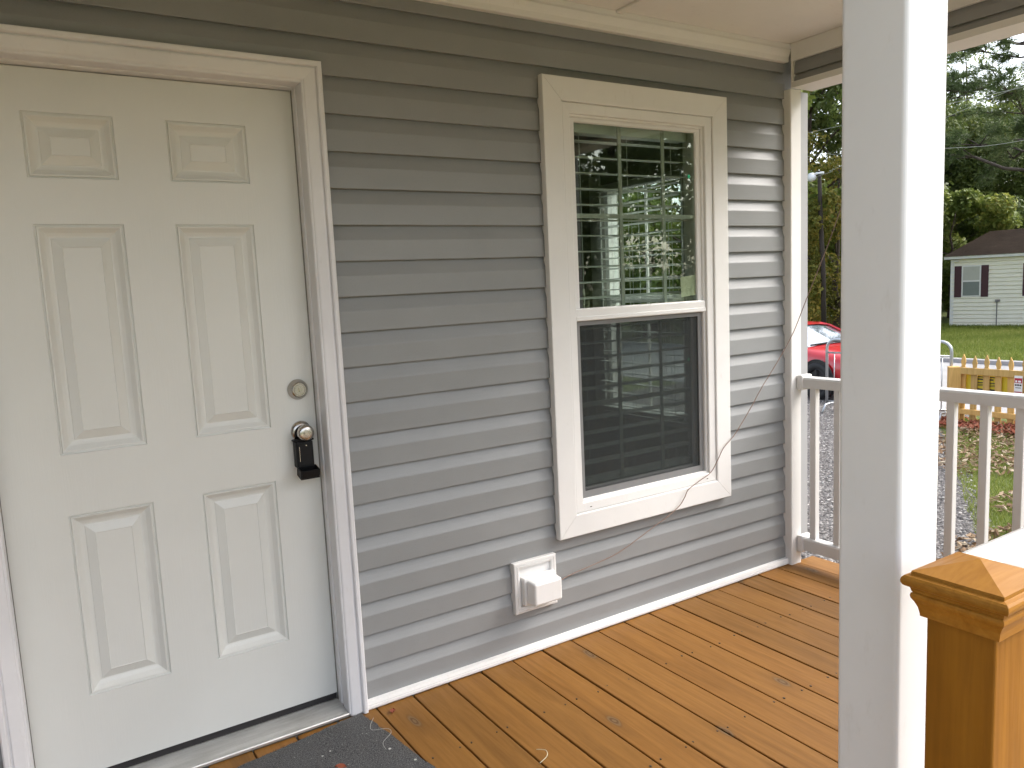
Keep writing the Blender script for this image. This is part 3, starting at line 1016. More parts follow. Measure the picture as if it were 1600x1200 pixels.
# ------------------------------------------------------------------ wooden newel post
nx, ny = 1.008, -1.8985
newel = empty('newel_post', (nx, ny, GZ), 'stained wooden newel post with pyramid cap at the porch steps', 'post')
bm = bmesh.new()
abox(bm, nx-0.0445, nx+0.0445, ny-0.0445, ny+0.0445, GZ, 0.9385)
fin('shaft', bm, 'newel_timber', newel, bev=0.0025, seg=2)
def sqlathe(bm, prof):
    prev = None
    for h, z in prof:
        if h < 1e-6:
            c = bm.verts.new((nx, ny, z))
            for q in range(4):
                bm.faces.new((prev[q], prev[(q+1) % 4], c))
            return
        cur = [bm.verts.new((nx+a*h, ny+b*h, z)) for a, b in ((-1, -1), (1, -1), (1, 1), (-1, 1))]
        if prev:
            for q in range(4):
                bm.faces.new((prev[q], prev[(q+1) % 4], cur[(q+1) % 4], cur[q]))
        else:
            bm.faces.new(cur[::-1])
        prev = cur
    bm.faces.new(prev)
bm = bmesh.new()
sqlathe(bm, [(0.0505, 0.9390), (0.0510, 0.944), (0.0525, 0.951), (0.0555, 0.9585), (0.0590, 0.9640), (0.0598, 0.9680), (0.0590, 0.9712), (0.0570, 0.9725)])
bmesh.ops.recalc_face_normals(bm, faces=bm.faces[:])
cove = fin('cap_moulding', bm, 'cap_timber', newel)
bm = bmesh.new()
sqlathe(bm, [(0.0580, 0.9730), (0.0585, 0.9745), (0.0600, 0.9800), (0.0640, 0.9808), (0.0665, 0.9825), (0.0682, 0.9860), (0.0685, 0.9895), (0.0675, 0.9930), (0.0650, 0.9958), (0.0600, 0.9968),
             (0.0590, 0.9972), (0.0586, 1.0020), (0.0, 1.0215)])
bmesh.ops.recalc_face_normals(bm, faces=bm.faces[:])
fin('cap', bm, 'cap_timber', newel)

# ------------------------------------------------------------------ deck
deck = empty('porch_deck', (1.4, -0.9, GZ), 'brown stained plank porch deck with white wall trim behind', 'deck')
XA, PB = 3.0833, 0.1383
bm = bmesh.new()
w = PB/2-0.0032
abox(bm, -w, w, -0.893, 0.893, -0.031, -0.0006)
BOARD = mesh_of('deck_board', bm, 'deck_timber', 0.0028, 2)
for i in range(-1, 31):
    xc = XA - (i+0.5)*PB + random.uniform(-0.0009, 0.0009)
    o = inst('deck_board', BOARD, (xc, -0.905, random.uniform(-0.0009, 0.0003)), deck, (R(random.uniform(-0.1, 0.1)), R(random.uniform(-0.5, 0.5)), R(random.uniform(-0.04, 0.04))))
for y in (-0.05, -0.385, -0.802, -1.21, -1.62):
    box('joist', -1.2, 3.17, y-0.019, y+0.019, -0.24, -0.0325, 'pole_wood', deck, bev=0)
box('rim_board', -1.2, 3.215, -1.785, -1.747, -0.24, -0.0325, 'newel_timber', deck, bev=0.003)
box('rim_board', 3.177, 3.215, -1.746, 0.0, -0.24, -0.0325, 'newel_timber', deck, bev=0.003)
box('light_stop_panel', -1.2, 3.20, -1.765, -1.752, GZ, -0.2405, 'skirting', deck, bev=0)  # unseen panels added to keep light from showing through the board gaps
box('light_stop_panel', 3.182, 3.20, -1.751, 0.0, GZ, -0.2405, 'skirting', deck, bev=0)
bm = bmesh.new()
for i in range(-1, 30):
    for y in (-0.385, -0.802, -1.21, -1.62):
        for s in (-0.047, 0.047):
            if random.random() < 0.12:
                continue
            x = XA-(i+0.5)*PB+s*random.uniform(0.85, 1.1)
            yy = y+random.uniform(-0.008, 0.008)
            r = random.uniform(0.0026, 0.0038)
            vv = [bm.verts.new((x+r*cos(q*pi/4)*0.9, yy+r*sin(q*pi/4)*1.3, 0.0006)) for q in range(8)]
            bm.faces.new(vv)
            lo = [bm.verts.new((v.co.x, v.co.y, -0.004)) for v in vv]
            for q in range(8):
                bm.faces.new((vv[(q+1) % 8], vv[q], lo[q], lo[(q+1) % 8]))
fin('nail_heads', bm, 'nail', deck, kind='stuff')
# steps down to the yard, under the camera
for i in range(3):
    box('stair_tread', -0.30, 0.955, -2.08-0.28*i, -1.80-0.28*i if i else -1.80, -0.175*(i+1)-0.035, -0.175*(i+1), 'deck_timber', deck, bev=0.004)
for x in (-0.34, 0.915):
    prism('stringer', [(-1.79, -0.25), (-1.79, -0.62), (-1.9, GZ), (-2.64, GZ), (-2.64, -0.60), (-2.36, -0.60), (-2.36, -0.425), (-2.08, -0.425), (-2.08, -0.25)], 'x', x, x+0.038, 'deck_timber', deck)

# ------------------------------------------------------------------ doormat and litter
ub, vb = Vector((-0.989, -0.147, 0)), Vector((0.147, -0.989, 0))
c0 = Vector((0.812, -0.012-0.012, 0))
mat = empty('doormat', c0+ub*0.38+vb*0.28, 'dark grey fibre doormat on the deck before the door', 'doormat')
bm = bmesh.new()
NXm, NYm = 40, 28
grid = []
for j in range(NYm+1):
    row = []
    for i in range(NXm+1):
        a, b = i/NXm*0.78, j/NYm*0.56
        ed = 0.0
        if i in (0, NXm): a += random.uniform(-0.0035, 0.0035)
        if j in (0, NYm): b += random.uniform(-0.0035, 0.0035)
        p = c0+ub*a+vb*b
        row.append(bm.verts.new((p.x, p.y, 0.0075+0.0015*mnoise.noise(Vector((a*9, b*9, 0))))))
    grid.append(row)
for j in range(NYm):
    for i in range(NXm):
        bm.faces.new((grid[j][i], grid[j+1][i], grid[j+1][i+1], grid[j][i+1]))
rimv = [grid[0][i] for i in range(NXm+1)] + [grid[j][NXm] for j in range(1, NYm+1)] + [grid[NYm][i] for i in range(NXm-1, -1, -1)] + [grid[j][0] for j in range(NYm-1, 0, -1)]
low = [bm.verts.new((v.co.x, v.co.y, 0.0006)) for v in rimv]
for q in range(len(rimv)):
    q2 = (q+1) % len(rimv)
    bm.faces.new((rimv[q], rimv[q2], low[q2], low[q]))
bmesh.ops.recalc_face_normals(bm, faces=bm.faces[:])
fin('mat_base', bm, 'mat_fibre', mat)
bm = bmesh.new()
for _ in range(16000):
    a, b = random.uniform(0, 0.78), random.uniform(0, 0.56)
    if random.random() < 0.06:
        b = random.choice((0, 0.56))+random.uniform(-0.003, 0.003) if random.random() < .5 else b
        a = random.choice((0, 0.78))+random.uniform(-0.003, 0.003) if random.random() < .5 else a
    p = c0+ub*a+vb*b
    h = random.uniform(0.002, 0.005)
    th = random.uniform(0, 2*pi)
    d = Vector((cos(th), sin(th), 0))*0.0008
    l = Vector((random.uniform(-1, 1), random.uniform(-1, 1), 0))*0.0035
    z = 0.0066
    bm.faces.new([bm.verts.new(q) for q in ((p.x-d.x, p.y-d.y, z), (p.x+d.x, p.y+d.y, z), (p.x+l.x, p.y+l.y, z+h))])
fin('mat_pile', bm, 'mat_fibre', mat, kind='stuff')
bm = bmesh.new()
for _ in range(70):
    a, b = random.uniform(0.02, 0.60), random.uniform(0.02, 0.50)
    p = c0+ub*a+vb*b
    r = random.choice((0.0012, 0.0016, 0.002, 0.004, 0.0055))
    vv = [bm.verts.new((p.x+r*cos(q*pi/4)*random.uniform(.6, 1.1), p.y+r*sin(q*pi/4)*random.uniform(.6, 1.1), 0.0112)) for q in range(8)]
    bm.faces.new(vv)
fin('lint_specks', bm, 'speck', mat, kind='stuff')
def curl(name, pts, r, m, label, cat):
    bm = bmesh.new()
    P = [Vector(p) for p in pts]
    fine = []
    for i in range(len(P)-1):
        p0, p1, p2, p3 = P[max(i-1, 0)], P[i], P[i+1], P[min(i+2, len(P)-1)]
        for s in range(8):
            t = s/8
            fine.append(0.5*((2*p1)+(-p0+p2)*t+(2*p0-5*p1+4*p2-p3)*t*t+(-p0+3*p1-3*p2+p3)*t**3))
    fine.append(P[-1])
    atube(bm, fine, r, 6)
    o = fin(name, bm, m, None, origin=P[0], smooth=True)
    tag(o, label, cat)
    return o
curl('string_scrap', [(0.83, -0.090, 0.013), (0.805, -0.125, 0.012), (0.800, -0.155, 0.0125), (0.842, -0.175, 0.012), (0.842, -0.205, 0.012), (0.80, -0.240, 0.012), (0.792, -0.28, 0.012)], 0.0007, 'speck', 'loose pale thread lying on the grey doormat', 'thread')
def dryleaf(loc, s, rz, label, mat_='fallen'):
    bm = bmesh.new()
    n = 7
    A, B_, C_ = [], [], []
    for i in range(n+1):
        t = i/n
        w_ = sin(pi*min(1, t*1.02))**0.8*0.34*s
        zc = 0.10*s*sin(pi*t)
        A.append(bm.verts.new((t*s-s/2, -w_, zc+0.16*s*(1+0.4*sin(7*t)))))
        B_.append(bm.verts.new((t*s-s/2, 0, zc+0.02*s)))
        C_.append(bm.verts.new((t*s-s/2, w_, zc+0.12*s*(1+0.4*cos(6*t)))))
    for X, Y in ((A, B_), (B_, C_)):
        for i in range(n):
            bm.faces.new((X[i], X[i+1], Y[i+1], Y[i]))
    bmesh.ops.remove_doubles(bm, verts=bm.verts[:], dist=1e-5)
    o = fin('dry_leaf', bm, mat_, None, local=True)
    o.location = loc
    o.rotation_euler = (0.1, 0, rz)
    tag(o, label, 'leaf')
    return o
dryleaf((0.645, -0.285, 0.012), 0.034, R(-35), 'brown curled dry leaf on the grey doormat', 'red_fallen')
dryleaf((0.905, -0.075, 0.001), 0.030, R(60), 'dark dry leaf crumb on the deck beside the door casing', 'red_fallen')
curl('wood_curl', [(1.172, -0.545, 0.002), (1.185, -0.575, 0.010), (1.170, -0.605, 0.013), (1.140, -0.61, 0.004)], 0.0011, 'paper', 'pale curled shaving lying on the deck planks', 'shaving')

# ------------------------------------------------------------------ key lock box on the knob
lb = empty('lock_box', (0.715, 0.05, 0.81), 'open black key lock box hanging from the door knob', 'lock box')
bm = bmesh.new()
abox(bm, 0.686, 0.742, 0.040, 0.076, 0.857, 0.943)
abox(bm, 0.680, 0.748, 0.044, 0.070, 0.9432, 0.950)
fin('body', bm, 'black_plastic', lb, bev=0.004, seg=2)
bm = bmesh.new()
abox(bm, 0.691, 0.737, 0.0375, 0.0395, 0.866, 0.938)
fin('inner_plate', bm, 'black_plastic', lb, bev=0.0006, seg=1)
bm = bmesh.new()
for s in (-1, 1):
    atube(bm, [(0.716+s*0.021, 0.069, 0.940), (0.716+s*0.021, 0.069, 0.962)] + [(0.716+s*0.021*cos(a), 0.069, 0.962+0.021*sin(a)*1.2) for a in [q*pi/2/6 for q in range(1, 7)]], 0.0036, 10)
fin('shackle', bm, 'black_plastic', lb, smooth=True)
bm = bmesh.new()
# open tray, swung down and out: floor + four walls
abox(bm, 0.684, 0.746, -0.004, 0.038, 0.828, 0.833)
for a in ((0.684, 0.6875, -0.004, 0.038, 0.8331, 0.858), (0.7425, 0.746, -0.004, 0.038, 0.8331, 0.858), (0.6876, 0.7424, -0.004, -0.0005, 0.8331, 0.858), (0.6876, 0.7424, 0.0345, 0.038, 0.8331, 0.8575)):
    abox(bm, *a)
bmesh.ops.rotate(bm, verts=bm.verts[:], cent=(0.715, 0.038, 0.857), matrix=Matrix.Rotation(R(14), 3, 'X'))
bmesh.ops.translate(bm, verts=bm.verts[:], vec=(0, 0.004, 0.006))
fin('tray', bm, 'black_plastic', lb, bev=0.0012, seg=2)
bm = bmesh.new()
abox(bm, 0.6945, 0.6962, 0.0364, 0.0374, 0.880, 0.928)
alathe(bm, [(0, 0), (0.0022, 0), (0.0022, 0.0015), (0, 0.0015)], (0.718, 0.0376, 0.930), (0, -1, 0), 12)
fin('latch', bm, 'nickel', lb)

# ------------------------------------------------------------------ wall vent
vent = empty('wall_vent', (1.545, -0.01, 0.172), 'white square wall vent with boxy hood low on the siding', 'vent')
vc = [((1.474, 0.198), (-1, -1)), ((1.617, 0.198), (1, -1)), ((1.617, 0.347), (1, 1)), ((1.474, 0.347), (-1, 1))]
vp = [(0.0, 0.012), (0.0, -0.010), (0.0015, -0.0175), (0.004, -0.019), (0.011, -0.020), (0.012, -0.0175), (0.014, -0.0175), (0.0155, -0.0200), (0.0235, -0.0190), (0.0255, -0.0165), (0.0255, 0.012)]
for o in casing('flange', vp, vc, [(0, 1), (1, 2), (2, 3), (3, 0)], 'white_trim', vent, gap=0.0):
    pass
box('back_plate', 1.4745, 1.6165, -0.0075, 0.012, 0.1985, 0.3465, 'white_trim', vent, bev=0)
box('hood_lip', 1.482, 1.628, -0.034, -0.0085, 0.205, 0.312, 'white_vinyl', vent, bev=0.003, seg=3)
bm = bmesh.new()
v = abox(bm, 1.490, 1.622, -0.088, -0.0345, 0.212, 0.306)
for q in v:
    if q.co.y < -0.05:
        q.co.z += -0.004 if q.co.z > 0.26 else 0.004
        q.co.x += 0.003 if q.co.x < 1.55 else -0.003
fin('hood', bm, 'white_vinyl', vent, bev=0.009, seg=4, smooth=False)
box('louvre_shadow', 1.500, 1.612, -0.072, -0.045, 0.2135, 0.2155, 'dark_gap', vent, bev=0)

# ------------------------------------------------------------------ loose wire
wpts = [(1.610, -0.060, 0.272), (1.66, -0.045, 0.276), (1.72, -0.036, 0.281), (1.80, -0.034, 0.289), (1.917, -0.034, 0.305), (1.99, -0.036, 0.326), (2.056, -0.038, 0.351), (2.146, -0.042, 0.387), (2.20, -0.046, 0.408),
        (2.277, -0.046, 0.445), (2.31, -0.044, 0.474), (2.336, -0.042, 0.504), (2.40, -0.042, 0.530), (2.473, -0.042, 0.557), (2.515, -0.042, 0.602), (2.556, -0.042, 0.654), (2.60, -0.042, 0.684), (2.639, -0.042, 0.714),
        (2.73, -0.042, 0.806), (2.812, -0.042, 0.898), (2.92, -0.044, 1.008), (2.992, -0.046, 1.089), (3.038, -0.050, 1.155), (3.085, -0.078, 1.292), (3.09, -0.149, 1.451), (3.09, -0.207, 1.581), (3.08, -0.34, 1.89), (3.055, -0.50, 2.236)]
curl('loose_wire', wpts, 0.0018, 'wire', 'thin loose brown wire rising from the vent past the window corner', 'wire')

# ------------------------------------------------------------------ yard, drive, street
def sheet(name, pts, z, mat, th=0.03):
    bm = bmesh.new()
    a = [bm.verts.new((x, y, z)) for x, y in pts]
    f = bm.faces.new(a)
    if f.normal.z < 0:
        f.normal_flip()
    bmesh.ops.triangulate(bm, faces=bm.faces[:])
    return fin(name, bm, mat, None, kind='structure')
sheet('ground', [(-200, -200), (300, -200), (300, 250), (-200, 250)], GZ, 'lawn')
edge = []
for i in range(30):
    t = i/29
    x = 3.2+t*8.2
    y = (0.2 if x < 5.6 else 0.2+(x-5.6)*0.62) + 0.16*mnoise.noise(Vector((x*1.3, 3.3, 0)))
    edge.append((x, min(y, 3.25)))
bare = []  # outline of the added light-bouncing ground patch
for i in range(40):
    a = pi*i/39
    rr_ = 1+0.10*mnoise.noise(Vector((i*0.35, 0.4, 2.2)))
    bare.append((1.0+5.6*rr_*cos(a), -1.2-7.5*rr_*sin(a)))
sheet('bounce_patch', bare+[(-4.6, 1.0), (6.0, 0.6)], GZ+0.004, 'bounce_ground')  # pale ground added to bounce light up to the porch ceiling
sheet('driveway', edge+[(11.4, 9.0), (3.2, 9.0)], GZ+0.008, 'gravel')
sheet('street', [(11.3, -90), (17.2, -90), (17.2, 120), (11.3, 120)], GZ+0.012, 'road')
box('kerb', 17.2, 17.42, -90, 120, GZ-0.1, GZ+0.10, 'road', None, bev=0.01)['kind'] = 'structure'
bpy.data.objects['kerb'].location = (0, 0, 0)

def in_drive(x, y):
    ye = 0.2 if x < 5.6 else 0.2+(x-5.6)*0.62
    return y > min(ye, 3.25)
# grass blades near the porch, on the visible patch
bm_v, bm_f = [], []
def blades(n, xr, yr, h0, h1, w, ok):
    for _ in range(n):
        x, y = random.uniform(*xr), random.uniform(*yr)
        if not ok(x, y):
            continue
        h = random.uniform(h0, h1)
        th = random.uniform(0, 2*pi)
        dx, dy = cos(th)*w, sin(th)*w
        lx, ly = random.gauss(0, .45)*h, random.gauss(0, .45)*h
        i = len(bm_v)
        bm_v.extend(((x-dx, y-dy, GZ), (x+dx, y+dy, GZ), (x+lx, y+ly, GZ+h)))
        bm_f.append((i, i+1, i+2))
def raw(name, v, f, mat, label=None, cat=None, kind=None, parent=None):
    me = bpy.data.meshes.new(name)
    me.from_pydata(v, [], f)
    me.materials.append(M[mat])
    o = bpy.data.objects.new(name, me)
    COL.objects.link(o)
    if parent: o.parent = parent
    tag(o, label, cat, None, kind)
    return o
def patch(x, y):
    return mnoise.noise(Vector((x*0.9, y*0.9, 1.7))) > -0.35
blades(90000, (4.5, 10.9), (-2.2, 3.4), 0.03, 0.085, 0.004, lambda x, y: not in_drive(x, y-0.12) and patch(x, y))
raw('grass', bm_v, bm_f, 'grass_blade', 'short patchy grass in the front yard', 'grass', 'stuff')
bm_v, bm_f = [], []
blades(70000, (17.5, 28.5), (4.5, 16), 0.05, 0.13, 0.010, lambda x, y: True)
raw('grass', bm_v, bm_f, 'grass_blade', 'green lawn across the street before the cream house', 'grass', 'stuff')
# fallen leaves
def leaves(n, xr, yr, ok, s0, s1, seed):
    rnd = random.Random(seed)
    V_, F_ = [], []
    while n > 0:
        n -= 1
        x, y = rnd.uniform(*xr), rnd.uniform(*yr)
        if not ok(x, y):
            continue
        s = rnd.uniform(s0, s1)
        th = rnd.uniform(0, 2*pi)
        q = Matrix.Rotation(th, 3, 'Z') @ Matrix.Rotation(rnd.gauss(0, .45), 3, 'X') @ Matrix.Rotation(rnd.gauss(0, .45), 3, 'Y')
        c = Vector((x, y, GZ+0.012+rnd.uniform(0, 0.06)))
        i = len(V_)
        for p in ((-s, 0, s*.25), (-0.3*s, -0.42*s, 0), (s*.5, -0.34*s, s*.1), (s, 0, s*.3), (0.45*s, .36*s, .05*s), (-.35*s, .42*s, .1*s)):
            V_.append(tuple(c+q @ Vector(p)))
        F_.append((i, i+1, i+2, i+3)); F_.append((i, i+3, i+4, i+5))
    return V_, F_
def lpatch(x, y):
    return (not in_drive(x, y-0.35)) and mnoise.noise(Vector((x*0.75+4, y*1.1, 6.1))) > -0.12
v_, f_ = leaves(17000, (4.6, 10.8), (-2.2, 3.6), lpatch, 0.018, 0.045, 3)
raw('fallen_leaves', v_, f_, 'fallen', 'brown fallen leaves scattered over the yard', 'leaves', 'stuff')
v_, f_ = leaves(2600, (10.0, 10.65), (-1.5, 3.5), lambda x, y: True, 0.03, 0.06, 5)
raw('fallen_leaves', v_, f_, 'red_fallen', 'reddish leaves drifted along the foot of the picket fence', 'leaves', 'stuff')
# loose gravel
rnd = random.Random(11)
V_, F_ = [], []
for _ in range(26000):
    x, y = rnd.uniform(4.2, 11.0), rnd.uniform(0.0, 6.2)
    if not in_drive(x, y+0.05):
        continue
    s = rnd.uniform(0.006, 0.020)
    c = Vector((x, y, GZ+0.008+s*.3))
    i = len(V_)
    for d in ((1, 0, 0), (-1, 0, 0), (0, 1, 0), (0, -1, 0), (0, 0, .7), (0, 0, -.7)):
        V_.append(tuple(c+Vector(d)*s*rnd.uniform(.6, 1.3)))
    for a, b in ((0, 2), (2, 1), (1, 3), (3, 0)):
        F_.append((i+a, i+b, i+4))
k = NT('gravel_stone')
geo = k.n('ShaderNodeNewGeometry')
k.col(k.ramp(geo.outputs['Random Per Island'], [(0, (0.10, 0.09, 0.085)), (0.5, (0.23, 0.21, 0.195)), (0.9, (0.42, 0.40, 0.37)), (1, (0.6, 0.57, 0.53))])).rough(0.9)
M['gravel_stone'] = k.m
raw('gravel_stones', V_, F_, 'gravel_stone', 'loose grey gravel of the driveway', 'gravel', 'stuff')
# reddish stick in the grass
curl('fallen_stick', [(8.75, 1.62, GZ+0.04), (8.72, 1.45, GZ+0.05), (8.66, 1.30, GZ+0.04), (8.62, 1.12, GZ+0.05)], 0.012, 'red_sign', 'short reddish stick lying in the leafy grass', 'stick')

# ------------------------------------------------------------------ picket fence
FX = 10.5
fence = empty('picket_fence', (FX, 0, GZ), 'new yellow pine picket fence along the street', 'fence')
w, t = 0.0385, 0.009
op = [(-w, 0.0), (w, 0.0), (w, 0.70), (w*1.0, 0.73), (w*0.55, 0.765), (w*0.62, 0.79), (w*0.80, 0.825), (w*0.55, 0.87), (0, 0.925), (-w*0.55, 0.87), (-w*0.80, 0.825), (-w*0.62, 0.79), (-w*0.55, 0.765), (-w, 0.73), (-w, 0.70)]
bm = bmesh.new()
aprism(bm, op, 'x', -t, t)
bmesh.ops.recalc_face_normals(bm, faces=bm.faces[:])
PICK = mesh_of('picket', bm, 'fence_timber')
y = 3.085
i = 0
while y > -3.6:
    inst('picket', PICK, (FX+0.052, y, GZ+0.012+random.uniform(-.012, .012)), fence, (R(random.uniform(-1.2, 1.2)), 0, R(random.uniform(-2, 2))))
    y -= 0.157+random.uniform(-0.008, 0.008)
    i += 1
for z0, z1 in ((-0.022, 0.066), (-0.560, -0.490)):
    box('rail', FX, FX+0.040, -3.7, 3.10, z0, z1, 'fence_timber', fence, bev=0.004)
for yy in (0.75, -1.6):
    box('post', FX+0.066, FX+0.155, yy-0.045, yy+0.045, GZ, 0.10, 'fence_timber', fence, bev=0.004)
bm = bmesh.new()
abox(bm, -0.075, 0.075, -0.07, 0.07, 0, 0.77)
bmesh.ops.rotate(bm, verts=bm.verts[:], cent=(0, 0, 0), matrix=Matrix.Rotation(R(38), 3, 'Z'))
bmesh.ops.translate(bm, verts=bm.verts[:], vec=(FX+0.02, 3.175, GZ))
fin('post', bm, 'fence_timber', fence, bev=0.006)

def sign(name, y0, y1, z0, z1, x, base, rows, label):
    t = empty(name, (x, (y0+y1)/2, z0), label, 'sign')
    box('board', x, x+0.006, y0, y1, z0, z1, base, t, bev=0)
    for (a, b, c, d, m) in rows:      # a..b across from the y1 side, c..d down from the top
        box('print', x-0.0022, x-0.0002, y1-b, y1-a, z1-d, z1-c, m, t, bev=0)
    return t
sign('yellow_sign', 2.44, 3.06, -0.30, -0.015, 10.575, 'yellow_sign', [(0.13, 0.40, 0.030, 0.042, 'sign_ink'), (0.16, 0.36, 0.058, 0.078, 'sign_ink'), (0.13, 0.40, 0.105, 0.118, 'sign_ink'), (0.13, 0.41, 0.130, 0.139, 'sign_ink'),
     (0.13, 0.40, 0.148, 0.156, 'sign_ink'), (0.15, 0.38, 0.190, 0.212, 'sign_ink')], 'yellow sign with black lines of print behind the pickets')
sign('notice_sign', 2.318, 2.412, -0.235, 0.005, 10.493, 'white_sign', [(0.003, 0.091, 0.030, 0.052, 'red_sign'), (0.003, 0.091, 0.0525, 0.092, 'red_sign'), (0.014, 0.034, 0.058, 0.084, 'white_sign'), (0.046, 0.078, 0.060, 0.082, 'white_sign'),
     (0.008, 0.030, 0.108, 0.128, 'sign_ink'), (0.036, 0.056, 0.106, 0.128, 'sign_ink'), (0.062, 0.084, 0.108, 0.128, 'sign_ink'), (0.015, 0.080, 0.148, 0.156, 'sign_ink'), (0.003, 0.091, 0.200, 0.212, 'red_sign')], 'small red and white notice fixed to the picket fence')
for o in bpy.data.objects:
    if o.name.startswith('print') and o.parent and o.parent.name == 'notice_sign' and o.active_material == M['white_sign']:
        o.location.x -= 0.0022

# ------------------------------------------------------------------ steel barrier at the drive
A_, B2 = Vector((10.28, 4.95, GZ)), Vector((10.56, 3.235, GZ))
dirb = (B2-A_).normalized()
bar = empty('steel_barrier', (A_+B2)/2, 'galvanised steel crowd barrier across the gravel drive', 'barrier')
Lb = (B2-A_).length
def bp(s, z):
    return A_+dirb*s+Vector((0, 0, z))
rr = 0.14
path = [bp(0.0, 0.12)]
path += [bp(0.0, 1.10-rr)] + [bp(rr-rr*cos(a), 1.10-rr+rr*sin(a)) for a in [q*pi/2/7 for q in range(1, 8)]]
path += [bp(Lb-rr+rr*sin(a), 1.10-rr+rr*cos(a)) for a in [q*pi/2/7 for q in range(0, 8)]] + [bp(Lb, 0.12)]
bm = bmesh.new(); atube(bm, path, 0.021, 10)
fin('frame', bm, 'galvanised', bar, smooth=True)
for z in (0.16, 0.90):
    bm = bmesh.new(); atube(bm, [bp(0, z), bp(Lb, z)], 0.013, 8)
    fin('cross_tube', bm, 'galvanised', bar, smooth=True)
nb = 15
for i in range(1, nb):
    bm = bmesh.new(); atube(bm, [bp(Lb*i/nb, 0.16), bp(Lb*i/nb, 0.90)], 0.0075, 6)
    fin('upright', bm, 'galvanised', bar, smooth=True)
pn = Vector((dirb.y, -dirb.x, 0))
for s in (0.06, Lb-0.06):
    bm = bmesh.new()
    atube(bm, [bp(s, 0.02)+pn*0.26, bp(s, 0.13)+pn*0.16, bp(s, 0.13)-pn*0.16, bp(s, 0.02)-pn*0.26], 0.014, 8)
    fin('foot', bm, 'galvanised', bar, smooth=True)

